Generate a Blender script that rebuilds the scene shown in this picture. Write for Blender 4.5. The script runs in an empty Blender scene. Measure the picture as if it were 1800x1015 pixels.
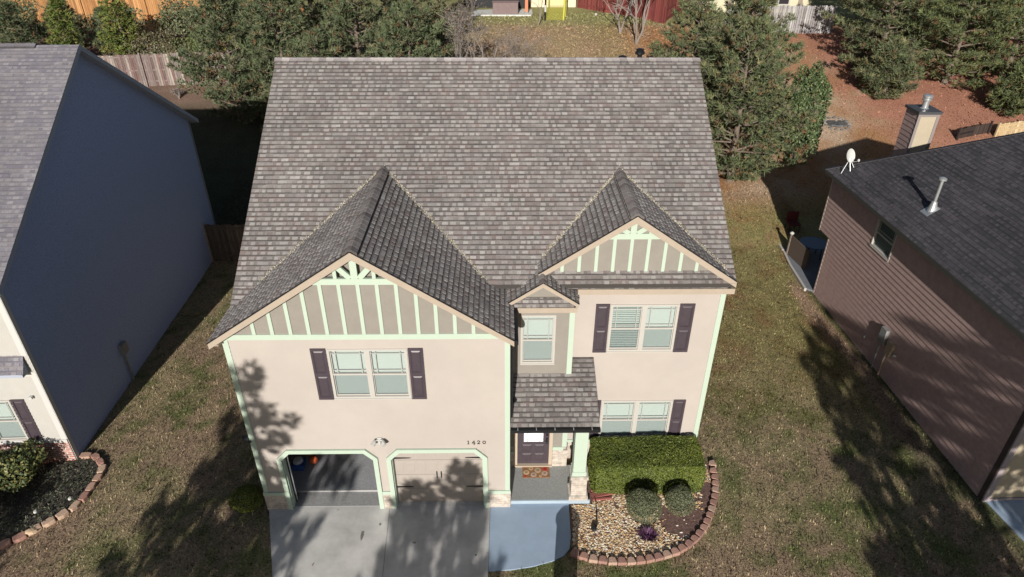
import bpy, math, random
import numpy as np
from mathutils import Vector, Matrix

# ------------------------------------------------------------------ camera, sky, sun, exposure
SC = bpy.context.scene
COL = SC.collection
CAM_H = 15.0805
F_PX, PITCH, YAW, ROLL = 1164.247, 0.55323, 0.015566, 0.0038026
cd = bpy.data.cameras.new("camera"); cam = bpy.data.objects.new("camera", cd); COL.objects.link(cam)
fw = Vector((math.sin(YAW)*math.cos(PITCH), math.cos(YAW)*math.cos(PITCH), -math.sin(PITCH)))
rt = Vector((math.cos(YAW), -math.sin(YAW), 0)); up = rt.cross(fw)
r2 = rt*math.cos(ROLL)+up*math.sin(ROLL); u2 = up*math.cos(ROLL)-rt*math.sin(ROLL)
M = Matrix((r2, u2, -fw)).transposed().to_4x4(); M.translation = (0, 0, CAM_H)
cam.matrix_world = M
cd.sensor_fit = 'HORIZONTAL'; cd.sensor_width = 36; cd.lens = 36*F_PX/1800
cd.clip_start = .1; cd.clip_end = 1500
SC.camera = cam
SUN_EL, SUN_AZ = math.radians(21.3), math.radians(7.0)     # azimuth: sun stands to the left of straight behind the camera
sun_dir = Vector((math.sin(SUN_AZ)*math.cos(SUN_EL), math.cos(SUN_AZ)*math.cos(SUN_EL), -math.sin(SUN_EL)))
w = bpy.data.worlds.new("World"); SC.world = w; w.use_nodes = True
nt = w.node_tree; nt.nodes.clear()
sky = nt.nodes.new('ShaderNodeTexSky'); sky.sky_type = 'NISHITA'; sky.sun_disc = False
sky.sun_elevation = SUN_EL; sky.sun_rotation = math.pi+SUN_AZ
bg = nt.nodes.new('ShaderNodeBackground'); bg.inputs[1].default_value = 0.05
wo = nt.nodes.new('ShaderNodeOutputWorld')
nt.links.new(sky.outputs[0], bg.inputs[0]); nt.links.new(bg.outputs[0], wo.inputs[0])
sl = bpy.data.lights.new("sun", 'SUN'); sl.energy = 4.9; sl.angle = math.radians(0.5); sl.color = (1, .95, .87)
so = bpy.data.objects.new("sun", sl); COL.objects.link(so)
so.rotation_euler = sun_dir.to_track_quat('-Z', 'Y').to_euler(); so.location = (-10, -60, 40)
SC.view_settings.view_transform = 'Standard'; SC.view_settings.look = 'None'
SC.view_settings.exposure = 0.32; SC.view_settings.gamma = 1

rnd = random.Random(7)
rs = np.random.RandomState(11)

# ------------------------------------------------------------------ materials
def srgb(r, g, b):
    f = lambda c: (c/255/12.92) if c/255 <= .04045 else ((c/255+.055)/1.055)**2.4
    return (f(r), f(g), f(b))
MATS = {}
def mat(name, col=(.5, .5, .5), rough=.8, nscale=0, namt=0, bump=0, bscale=40, attr=False, spec=.3, metal=0, streak=None, col2=None):
    if name in MATS: return MATS[name]
    m = bpy.data.materials.new(name); m.use_nodes = True; MATS[name] = m
    n = m.node_tree.nodes; L = m.node_tree.links; p = n['Principled BSDF']
    p.inputs['Roughness'].default_value = rough; p.inputs['Specular IOR Level'].default_value = spec
    p.inputs['Metallic'].default_value = metal
    tc = n.new('ShaderNodeTexCoord'); src = tc.outputs['Object']
    if streak:
        mp = n.new('ShaderNodeMapping'); mp.inputs['Scale'].default_value = streak
        L.new(src, mp.inputs[0]); src = mp.outputs[0]
    if attr:
        a = n.new('ShaderNodeAttribute'); a.attribute_name = 'col'; c = a.outputs['Color']
    else:
        a = n.new('ShaderNodeRGB'); a.outputs[0].default_value = (*col, 1); c = a.outputs[0]
    if namt:
        t = n.new('ShaderNodeTexNoise'); t.inputs['Scale'].default_value = nscale; t.inputs['Detail'].default_value = 6
        t.inputs['Roughness'].default_value = .65
        L.new(src, t.inputs['Vector'])
        if col2:
            mr = n.new('ShaderNodeMapRange'); mr.inputs[1].default_value = .5-namt*.5; mr.inputs[2].default_value = .5+namt*.5
            L.new(t.outputs['Fac'], mr.inputs[0])
            mx = n.new('ShaderNodeMix'); mx.data_type = 'RGBA'
            L.new(mr.outputs[0], mx.inputs[0]); L.new(c, mx.inputs[6]); mx.inputs[7].default_value = (*col2, 1)
            c = mx.outputs[2]
        else:
            mr = n.new('ShaderNodeMapRange'); mr.inputs[1].default_value = .3; mr.inputs[2].default_value = .7
            mr.inputs[3].default_value = 1-namt; mr.inputs[4].default_value = 1+namt
            L.new(t.outputs['Fac'], mr.inputs[0])
            mx = n.new('ShaderNodeVectorMath'); mx.operation = 'SCALE'
            L.new(c, mx.inputs[0]); L.new(mr.outputs[0], mx.inputs['Scale']); c = mx.outputs[0]
    L.new(c, p.inputs['Base Color'])
    if bump:
        t2 = n.new('ShaderNodeTexNoise'); t2.inputs['Scale'].default_value = bscale; t2.inputs['Detail'].default_value = 4
        L.new(tc.outputs['Object'], t2.inputs['Vector'])
        b = n.new('ShaderNodeBump'); b.inputs['Strength'].default_value = bump; b.inputs['Distance'].default_value = .02
        L.new(t2.outputs['Fac'], b.inputs['Height']); L.new(b.outputs[0], p.inputs['Normal'])
    return m
def brickmat(name, c1, c2, mortar, bw, bh, msize, rough=.9, bump=.6, swap=True):
    m = bpy.data.materials.new(name); m.use_nodes = True
    n = m.node_tree.nodes; L = m.node_tree.links; p = n['Principled BSDF']; p.inputs['Roughness'].default_value = rough
    tc = n.new('ShaderNodeTexCoord'); sp = n.new('ShaderNodeSeparateXYZ'); L.new(tc.outputs['Object'], sp.inputs[0])
    ad = n.new('ShaderNodeMath'); L.new(sp.outputs[0], ad.inputs[0]); L.new(sp.outputs[1], ad.inputs[1])
    cb = n.new('ShaderNodeCombineXYZ'); L.new(ad.outputs[0], cb.inputs[0]); L.new(sp.outputs[2], cb.inputs[1])
    b = n.new('ShaderNodeTexBrick'); b.inputs['Scale'].default_value = 1
    b.inputs['Brick Width'].default_value = bw; b.inputs['Row Height'].default_value = bh; b.inputs['Mortar Size'].default_value = msize
    b.inputs['Color1'].default_value = (*c1, 1); b.inputs['Color2'].default_value = (*c2, 1); b.inputs['Mortar'].default_value = (*mortar, 1)
    L.new(cb.outputs[0], b.inputs['Vector'])
    t = n.new('ShaderNodeTexNoise'); t.inputs['Scale'].default_value = 9; t.inputs['Detail'].default_value = 5; L.new(tc.outputs['Object'], t.inputs['Vector'])
    mr = n.new('ShaderNodeMapRange'); mr.inputs[1].default_value = .3; mr.inputs[2].default_value = .7; mr.inputs[3].default_value = .75; mr.inputs[4].default_value = 1.2
    L.new(t.outputs['Fac'], mr.inputs[0]); mx = n.new('ShaderNodeVectorMath'); mx.operation = 'SCALE'
    L.new(b.outputs['Color'], mx.inputs[0]); L.new(mr.outputs[0], mx.inputs['Scale']); L.new(mx.outputs[0], p.inputs['Base Color'])
    bu = n.new('ShaderNodeBump'); bu.inputs['Strength'].default_value = bump; bu.inputs['Distance'].default_value = .02; bu.invert = True
    L.new(b.outputs['Fac'], bu.inputs['Height']); L.new(bu.outputs[0], p.inputs['Normal'])
    return m
def mixmat(name, col, trans, gloss=.0):
    "thin sheet: part see-through, part surface (glass, insect screen, netting)"
    m = bpy.data.materials.new(name); m.use_nodes = True
    n = m.node_tree.nodes; L = m.node_tree.links; p = n['Principled BSDF']
    p.inputs['Base Color'].default_value = (*col, 1); p.inputs['Roughness'].default_value = .9 if not gloss else .03
    p.inputs['Specular IOR Level'].default_value = .5 if gloss else .1
    t = n.new('ShaderNodeBsdfTransparent'); mx = n.new('ShaderNodeMixShader'); mx.inputs[0].default_value = 1-trans
    L.new(t.outputs[0], mx.inputs[1]); L.new(p.outputs[0], mx.inputs[2]); L.new(mx.outputs[0], n['Material Output'].inputs[0])
    return m

M_SIDING = mat('tan_siding', (.382, .34, .308), .75, 3, .02, .15, 60)
M_TAUPE = mat('taupe_panel', (.235, .215, .19), .8, 3, .05, .1, 60)
M_MINT = mat('pale_green_trim', (.405, .485, .40), .6, 4, .02)
M_FASCIA = mat('tan_fascia', (.355, .295, .235), .7, 4, .05)
M_WHITE = mat('white_vinyl', (.42, .40, .37), .5, 4, .03)
M_SHUT = mat('plum_paint', (.058, .045, .055), .38, 5, .12, spec=.5)
M_BLACK = mat('black_metal', (.012, .012, .014), .45, spec=.4)
M_ROOF = mat('shingle_granules', rough=.95, nscale=35, namt=.22, attr=True, bump=.35, bscale=160, spec=.15)
def drift(m, scale, lo, hi):
    n = m.node_tree.nodes; L = m.node_tree.links; p = n['Principled BSDF']; src = p.inputs['Base Color'].links[0].from_socket
    tc = n.new('ShaderNodeTexCoord'); t = n.new('ShaderNodeTexNoise'); t.inputs['Scale'].default_value = scale; t.inputs['Detail'].default_value = 3; L.new(tc.outputs['Object'], t.inputs['Vector'])
    mr = n.new('ShaderNodeMapRange'); mr.inputs[1].default_value = .32; mr.inputs[2].default_value = .68; mr.inputs[3].default_value = lo; mr.inputs[4].default_value = hi; L.new(t.outputs['Fac'], mr.inputs[0])
    v = n.new('ShaderNodeVectorMath'); v.operation = 'SCALE'; L.new(src, v.inputs[0]); L.new(mr.outputs[0], v.inputs['Scale']); L.new(v.outputs[0], p.inputs['Base Color'])
drift(M_ROOF, .55, .82, 1.06); drift(M_SIDING, .8, .96, 1.03)
M_BRICK = brickmat('red_brick', (.30, .11, .085), (.42, .19, .15), (.55, .50, .46), .24, .078, .012)
M_STONE = brickmat('pale_stone_brick', (.50, .44, .38), (.38, .31, .26), (.50, .47, .42), .22, .075, .009)
M_CONC = mat('driveway_concrete', (.48, .47, .455), .9, 1.1, .22, .3, 90)
M_STAIN = mat('oil_stain', (.16, .155, .15), .9, 6, .3)
M_BLUE = mat('blue_grey_painted_concrete', (.29, .37, .48), .85, 1.6, .08, .2, 90)
M_BLUEEDGE = mat('pale_blue_edge', (.33, .40, .46), .8, 3, .05)
M_FLAKE = mat('epoxy_flake_floor', (.40, .41, .43), .6, 28, .55, col2=(.20, .205, .22))
M_PORCH = mat('porch_floor_paint', (.27, .28, .275), .8, 30, .22)
M_GLASS = mixmat('window_glass', (.10, .14, .14), .86, 1)
M_SCREEN = mixmat('insect_screen', (.15, .19, .20), .72)
M_BLIND = mat('window_blind', (.52, .60, .56), .6)
M_DARK = mat('dark_interior', (.03, .03, .032), .9)
M_INT = mat('garage_drywall', (.35, .34, .32), .9)
M_DOORTAN = mat('tan_garage_door', (.345, .305, .275), .6, 5, .03)
M_LWALL = mat('grey_white_siding', (.40, .385, .36), .75, 3, .04, .1, 60)
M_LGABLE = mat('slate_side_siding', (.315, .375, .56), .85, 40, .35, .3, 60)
M_LTRIM = mat('white_trim', (.50, .49, .47), .6)
M_RWALL = mat('brown_lap_siding', (.40, .28, .26), .8, 5, .14, .2, 50)
M_RTRIM = mat('cream_wall', (.40, .34, .25), .75, 4, .05)
M_GALV = mat('galvanised_metal', (.55, .57, .58), .35, 8, .1, metal=.7)
M_WHITEP = mat('white_plastic', (.48, .48, .46), .4)
M_BARK = mat('bark', (.16, .125, .10), .95, 12, .35, .5, 30)
M_BAREBARK = mat('pale_bark', (.25, .215, .195), .95, 14, .25, .4, 30)
M_NEEDLE = mat('pine_needles', rough=.75, attr=True, spec=.2)
M_LEAF = mat('leaves', rough=.55, attr=True, spec=.35)
M_GROUND = mat('lawn_soil', rough=.98, nscale=16, namt=.5, attr=True, bump=.9, bscale=28, spec=.05)
M_BLADE = mat('grass_blades', rough=.95, attr=True, spec=.05)
M_MULCH = mat('bark_mulch', (.155, .095, .08), .98, 16, .5, 1.0, 40)
M_DMULCH = mat('dark_mulch', (.055, .05, .042), .98, 14, .5, 1.0, 40)
M_PEB = mat('pebble', rough=.75, attr=True, nscale=30, namt=.15, spec=.3)
M_BLOCK = mat('edging_block', rough=.92, attr=True, nscale=18, namt=.2, bump=.5, bscale=60)
M_GREYWOOD = mat('weathered_wood', rough=.92, attr=True, nscale=3.5, namt=.4, streak=(8, 8, .7))
M_WOOD = mat('fence_wood', rough=.9, attr=True, nscale=3, namt=.25, streak=(8, 8, .6))
M_METALGREY = mat('grey_metal_box', (.22, .22, .22), .5, 4, .1)

# ------------------------------------------------------------------ mesh builder
WL = {}
def wloc(o):
    v = Vector((0, 0, 0))
    while o: v = v+WL.get(o.name, Vector((0, 0, 0))); o = o.parent
    return v
def tag(o, label=None, cat=None, group=None, kind=None):
    if label: o['label'] = label
    if cat: o['category'] = cat
    if group: o['group'] = group
    if kind: o['kind'] = kind
    return o
def thing(name, loc, label, cat, group=None):
    o = bpy.data.objects.new(name, None); COL.objects.link(o); o.location = loc; WL[o.name] = Vector(loc)
    o.empty_display_size = .3
    return tag(o, label, cat, group)
class Fr:
    "vertical working plane: u runs along, z up, o outwards"
    def __init__(s, x, y, dx=1, dy=0):
        l = math.hypot(dx, dy); s.x, s.y, s.dx, s.dy = x, y, dx/l, dy/l
    def p(s, u, z, o=0): return (s.x+s.dx*u+s.dy*o, s.y+s.dy*u-s.dx*o, z)
class MB:
    def __init__(s): s.v = []; s.f = []; s.c = []
    def quad(s, pts, c=None):
        n = len(s.v); s.v += [tuple(p) for p in pts]; s.f.append(tuple(range(n, n+len(pts)))); s.c.append(c)
    def hexa(s, p, c=None):
        n = len(s.v); s.v += [tuple(q) for q in p]
        for f in ((0, 3, 2, 1), (4, 5, 6, 7), (0, 1, 5, 4), (1, 2, 6, 5), (2, 3, 7, 6), (3, 0, 4, 7)):
            s.f.append(tuple(n+i for i in f)); s.c.append(c)
    def box(s, x0, x1, y0, y1, z0, z1, c=None):
        s.hexa([(x0, y0, z0), (x1, y0, z0), (x1, y1, z0), (x0, y1, z0), (x0, y0, z1), (x1, y0, z1), (x1, y1, z1), (x0, y1, z1)], c)
    def fbox(s, F, u0, u1, z0, z1, o0, o1, c=None):
        s.hexa([F.p(u0, z0, o1), F.p(u1, z0, o1), F.p(u1, z0, o0), F.p(u0, z0, o0), F.p(u0, z1, o1), F.p(u1, z1, o1), F.p(u1, z1, o0), F.p(u0, z1, o0)], c)
    def prism(s, A, B, c=None):
        "A (front) and B (back): matching polygons"
        n = len(s.v); k = len(A); s.v += [tuple(p) for p in A]+[tuple(p) for p in B]
        s.f.append(tuple(range(n, n+k))); s.c.append(c); s.f.append(tuple(range(n+2*k-1, n+k-1, -1))); s.c.append(c)
        for i in range(k):
            j = (i+1) % k; s.f.append((n+j, n+i, n+k+i, n+k+j)); s.c.append(c)
    def fprism(s, F, uz, o0, o1, c=None): s.prism([F.p(u, z, o1) for u, z in uz], [F.p(u, z, o0) for u, z in uz], c)
    def bar(s, a, b, wd, ht, c=None, upv=(0, 0, 1)):
        a = Vector(a); b = Vector(b); d = (b-a).normalized(); sd = d.cross(Vector(upv))
        if sd.length < 1e-4: sd = d.cross(Vector((1, 0, 0)))
        sd.normalize(); u = sd.cross(d); sd = sd*wd/2; u = u*ht/2
        s.hexa([a-sd-u, a+sd-u, b+sd-u, b-sd-u, a-sd+u, a+sd+u, b+sd+u, b-sd+u], c)
    def tube(s, pts, rads, n=6, c=None, cap=True):
        pts = [Vector(p) for p in pts]; m = len(pts); b = len(s.v)
        if not hasattr(rads, '__len__'): rads = [rads]*m
        prev = None
        for i in range(m):
            d = (pts[min(i+1, m-1)]-pts[max(i-1, 0)]).normalized()
            if prev is None:
                prev = d.orthogonal().normalized()
            sx = (prev-d*prev.dot(d)).normalized(); prev = sx; sy = d.cross(sx)
            for k in range(n):
                a = 2*math.pi*k/n; s.v.append(tuple(pts[i]+sx*(math.cos(a)*rads[i])+sy*(math.sin(a)*rads[i])))
        for i in range(m-1):
            for k in range(n):
                k2 = (k+1) % n; s.f.append((b+i*n+k, b+i*n+k2, b+(i+1)*n+k2, b+(i+1)*n+k)); s.c.append(c)
        if cap:
            s.f.append(tuple(b+k for k in range(n-1, -1, -1))); s.c.append(c)
            s.f.append(tuple(b+(m-1)*n+k for k in range(n))); s.c.append(c)
    def lathe(s, ctr, prof, n=14, c=None, sx=1, sy=1):
        b = len(s.v); m = len(prof)
        for r, z in prof:
            for k in range(n):
                a = 2*math.pi*k/n; s.v.append((ctr[0]+math.cos(a)*r*sx, ctr[1]+math.sin(a)*r*sy, ctr[2]+z))
        for i in range(m-1):
            for k in range(n):
                k2 = (k+1) % n; s.f.append((b+i*n+k, b+i*n+k2, b+(i+1)*n+k2, b+(i+1)*n+k)); s.c.append(c)
        s.f.append(tuple(b+k for k in range(n-1, -1, -1))); s.c.append(c)
        s.f.append(tuple(b+(m-1)*n+k for k in range(n))); s.c.append(c)
    def build(s, name, m, parent=None, org=None, label=None, smooth=False, bevel=0):
        off = wloc(parent) if parent else Vector(org or (0, 0, 0))
        me = bpy.data.meshes.new(name)
        me.from_pydata([(x-off[0], y-off[1], z-off[2]) for x, y, z in s.v], [], s.f)
        if any(c is not None for c in s.c):
            a = me.attributes.new('col', 'FLOAT_COLOR', 'FACE')
            a.data.foreach_set('color', [q for c in s.c for q in ((*c, 1) if c else (.3, .3, .3, 1))])
        me.materials.append(m)
        if smooth: me.polygons.foreach_set('use_smooth', [True]*len(me.polygons))
        me.update()
        o = bpy.data.objects.new(name, me); COL.objects.link(o)
        if parent: o.parent = parent; WL[o.name] = Vector((0, 0, 0))
        else: o.location = off; WL[o.name] = Vector(off)
        if bevel:
            b = o.modifiers.new('bevel', 'BEVEL'); b.width = bevel; b.segments = 2; b.limit_method = 'ANGLE'
        if label: o['label'] = label
        return o
def each(b, name, m, parent, **kw):
    "every separate solid of the builder becomes a part of its own"
    n = len(b.v); root = list(range(n))
    def fd(i):
        while root[i] != i: root[i] = root[root[i]]; i = root[i]
        return i
    for f in b.f:
        for q in f[1:]: root[fd(q)] = fd(f[0])
    g = {}
    for f, c in zip(b.f, b.c): g.setdefault(fd(f[0]), []).append((f, c))
    for fs in g.values():
        ids = sorted({i for f, c in fs for i in f}); mp = {i: k for k, i in enumerate(ids)}; nb = MB(); nb.v = [b.v[i] for i in ids]; nb.f = [tuple(mp[i] for i in f) for f, c in fs]; nb.c = [c for f, c in fs]
        nb.build(name, m, parent, **kw)
def npmesh(name, V, n, cols, m, parent=None, org=(0, 0, 0), per=None):
    "V: (faces*n,3) array, every face has n own corners; cols (faces,3)"
    off = np.array(wloc(parent) if parent else org)
    V = np.asarray(V, dtype=np.float32)-off.astype(np.float32); nf = len(V)//n
    me = bpy.data.meshes.new(name); me.vertices.add(len(V)); me.vertices.foreach_set('co', V.ravel())
    me.loops.add(len(V)); me.loops.foreach_set('vertex_index', np.arange(len(V), dtype=np.int32))
    me.polygons.add(nf); me.polygons.foreach_set('loop_start', np.arange(0, len(V), n, dtype=np.int32))
    a = me.attributes.new('col', 'FLOAT_COLOR', 'FACE'); c4 = np.ones((nf, 4), np.float32); c4[:, :3] = cols
    a.data.foreach_set('color', c4.ravel()); me.materials.append(m); me.update(); me.validate()
    o = bpy.data.objects.new(name, me); COL.objects.link(o)
    if parent: o.parent = parent; WL[o.name] = Vector((0, 0, 0))
    else: o.location = org; WL[o.name] = Vector(org)
    return o

# ------------------------------------------------------------------ terrain
HY = np.array([-60, 25, 28, 35, 43, 52, 56, 62, 75, 600.]); HZ = np.array([0, 0, .1, 1.3, 3.2, 5.1, 5.65, 5.9, 6.2, 7.5])
def hz(y): return float(np.interp(y, HY, HZ))
def lattice(x, y, s, seed):
    x = np.asarray(x)/s; y = np.asarray(y)/s; xi = np.floor(x).astype(np.int64); yi = np.floor(y).astype(np.int64); fx = x-xi; fy = y-yi
    fx = fx*fx*(3-2*fx); fy = fy*fy*(3-2*fy)
    def h(a, b):
        n = (a*374761393+b*668265263+seed*974711) & 0x7fffffff; n = ((n ^ (n >> 13))*1274126177) & 0x7fffffff
        return ((n ^ (n >> 16)) & 0xffff)/65535.
    return (h(xi, yi)*(1-fx)+h(xi+1, yi)*fx)*(1-fy)+(h(xi, yi+1)*(1-fx)+h(xi+1, yi+1)*fx)*fy
def fbm(x, y, s, seed, o=4):
    r = 0; a = .5; t = 0
    for k in range(o): r = r+a*lattice(x, y, s/2**k, seed+k); t += a; a *= .6
    return r/t
def mixc(a, b, t): t = np.clip(t, 0, 1)[..., None]; return a*(1-t)+b*t
def zone_col(x, y):
    x = np.asarray(x, float); y = np.asarray(y, float)
    tan = np.array([.265, .215, .128]); pink = np.array([.26, .185, .128]); grn = np.array([.09, .102, .040]); olive = np.array([.225, .198, .078])
    orange = np.array([.30, .165, .085]); red = np.array([.30, .145, .10]); dry = np.array([.30, .225, .13]); yard = np.array([.25, .235, .11]); dirt = np.array([.38, .28, .20])
    n1 = fbm(x, y, 2.5, 3); n2 = fbm(x, y, .7, 9); n3 = fbm(x, y, 6, 21)
    c = mixc(np.broadcast_to(tan, x.shape+(3,)), pink, (n1-.45)*4)
    n4 = fbm(x, y, .35, 91, 3); c = mixc(c, grn*1.25, (n2-.44)*2.4+(n3-.42)*1.4+(n4-.48)*2.2)
    side = np.clip((x-5.5)/2, 0, 1)*np.clip((y-15)/6, 0, 1)
    c = mixc(c, mixc(np.broadcast_to(olive, x.shape+(3,)), orange*.85, (n2-.45)*3), side*.75)
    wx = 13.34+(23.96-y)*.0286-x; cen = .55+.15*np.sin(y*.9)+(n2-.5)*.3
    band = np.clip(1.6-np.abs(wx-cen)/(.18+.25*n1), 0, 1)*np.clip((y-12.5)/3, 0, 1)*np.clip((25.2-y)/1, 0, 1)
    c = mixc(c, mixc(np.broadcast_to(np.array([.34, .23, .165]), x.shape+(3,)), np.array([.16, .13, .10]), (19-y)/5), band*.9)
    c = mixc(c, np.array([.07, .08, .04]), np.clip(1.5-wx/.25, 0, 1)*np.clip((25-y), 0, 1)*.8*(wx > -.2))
    # bare sandy strip near the back right, then red pine straw
    c = mixc(c, mixc(np.broadcast_to(orange, x.shape+(3,)), dirt, (n1-.4)*3), np.clip((y-30)/3, 0, 1)*np.clip((x-7)/3, 0, 1))
    c = mixc(c, red*(.8+.5*n2[..., None]), np.clip((y-35.5)/3+(n1-.5)*2, 0, 1)*np.clip((x-22.3+(y-38)*.12)/2.2+(n2-.5)*2, 0, 1))
    # dry slope and greener terrace behind
    mid = np.clip((y-36)/3, 0, 1)*np.clip((9-x)/3, 0, 1)
    c = mixc(c, mixc(np.broadcast_to(dry, x.shape+(3,)), np.array([.30, .19, .13]), (n1-.45)*4), mid)
    c = mixc(c, mixc(np.broadcast_to(dry, x.shape+(3,)), np.array([.16, .15, .075]), (n2-.5)*4), mid*np.clip((n3-.5)*4, 0, 1)*.8)
    c = mixc(c, yard*(.85+.3*n2[..., None]), np.clip((y-54.0)/1., 0, 1))
    c = mixc(c, mixc(np.broadcast_to(np.array([.045, .05, .032]), x.shape+(3,)), np.array([.15, .10, .08]), (y-40.5)/2)*(.6+.8*n2[..., None]), np.clip((-8-x)/3, 0, 1)*np.clip((y-27)/2, 0, 1)*np.clip((54-y)/2, 0, 1)*.92)  # shade behind the left gap, put into the ground colour
    return c
def spread(lo, a, b, hi, st):
    inner = list(np.arange(a, b, st)); out = []; d = st; x = a
    while x > lo: d *= 1.22; x -= d; out.append(max(x, lo))
    o2 = []; d = st; x = b
    while x < hi: o2.append(x); d *= 1.12; x += d
    return np.array(out[::-1]+inner+o2+[hi])
xs = spread(-260, -16, 20, 260, .2); ys = spread(-60, 8, 40, 600, .2)
X, Y = np.meshgrid(xs, ys); Z = np.interp(Y, HY, HZ)
Z = Z+(fbm(X, Y, 3, 5)-.5)*.10*np.clip((np.hypot((Y-19)/8, X/20))-1.1, 0, 1)
nx, ny = len(xs), len(ys); V = np.stack([X, Y, Z], -1).reshape(-1, 3)
ii = (np.arange(ny-1)[:, None]*nx+np.arange(nx-1)[None, :]).ravel(); Fc = np.stack([ii, ii+1, ii+nx+1, ii+nx], -1)
me = bpy.data.meshes.new('ground'); me.from_pydata(V.tolist(), [], Fc.tolist())
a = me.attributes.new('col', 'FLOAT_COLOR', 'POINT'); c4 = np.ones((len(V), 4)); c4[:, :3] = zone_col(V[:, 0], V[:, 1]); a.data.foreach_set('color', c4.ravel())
me.materials.append(M_GROUND); me.polygons.foreach_set('use_smooth', [True]*len(me.polygons)); me.update()
g = bpy.data.objects.new('ground', me); COL.objects.link(g); g['kind'] = 'structure'

def sheet(name, poly, z, th, m, kind='structure'):
    b = MB(); b.prism([(x, y, z) for x, y in poly], [(x, y, z-th) for x, y in poly]); o = b.build(name, m)
    if kind: o['kind'] = kind
    return o
# ------------------------------------------------------------------ driveway, walkway, beds
def inpoly(px, py, poly):
    r = np.zeros(np.shape(px), bool); n = len(poly)
    for i in range(n):
        x0, y0 = poly[i]; x1, y1 = poly[(i+1) % n]
        if y0 == y1: continue
        r ^= ((y0 > py) != (y1 > py)) & (px < (x1-x0)*(py-y0)/(y1-y0)+x0)
    return r
DRIVE_L = [(-6.62, 12.72), (-5.87, 10.5), (-5.75, 3), (-3.02, 3), (-3.10, 10.5), (-3.225, 12.72)]
DRIVE_R = [(-3.215, 12.72), (-3.09, 10.5), (-3.01, 3), (-.40, 3), (-.42, 10.5), (-.40, 12.72)]
WALK = [(-.39, 12.76), (-.41, 10.62), (.2, 10.66), (.75, 10.75), (1.25, 10.9), (1.55, 11.05), (1.72, 11.25), (1.79, 11.64), (1.83, 12.76)]
BED = [(1.86, 12.75), (1.80, 11.6), (1.76, 11.2), (2.27, 11.0), (3.15, 10.9), (3.91, 11.0), (4.72, 11.25), (5.32, 11.75), (5.84, 12.5), (6.18, 13.26), (6.25, 13.8), (6.2, 14.2), (5.95, 14.56), (2.36, 14.56), (2.36, 12.75)]
sheet('driveway', DRIVE_L[::-1], .03, .12, M_CONC); o = sheet('driveway', DRIVE_R[::-1], .03, .12, mat('driveway_concrete_shaded', (.46, .45, .445), .9, 1.1, .22, .3, 90))  # right slab: same concrete, some of its shade put into the colour
for x, y, a_, b_ in ((-3.83, 11.75, .045, .16), (-3.4, 12.1, .03, .04), (-2.4, 11.5, .05, .03), (-.75, 11.1, .03, .03)):
    o = sheet('stain', [(x+a_*math.cos(t_*.7854), y+b_*math.sin(t_*.7854)*(1+.25*math.sin(t_*2.3))) for t_ in range(8)], .034, .004, M_STAIN)
sheet('walkway', WALK, .034, .12, M_BLUE)
sheet('garden_bed', BED[::-1], .018, .1, M_MULCH)
LBED = [(-12.98, 14.6), (-12.62, 14.68), (-12.3, 14.45), (-12.08, 14.1), (-12.05, 13.66), (-12.05, 13.1), (-12.2, 12.65), (-12.5, 12.3), (-12.85, 11.9), (-13.3, 11.5), (-16, 10.6), (-20, 10.6), (-20, 14.36)]
sheet('garden_bed', LBED, .018, .1, M_DMULCH)
RSTRIP = [(13.36, 24.0), (12.75, 24.1), (12.95, 21), (13.05, 18), (13.3, 15.5), (13.45, 12.9), (13.7, 12.74)]
sheet('side_driveway', [(13.75, 12.74), (13.95, 11.3), (14.3, 9), (14.5, 3), (30, 3), (30, 12.7)], .03, .1, M_BLUE)

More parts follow.
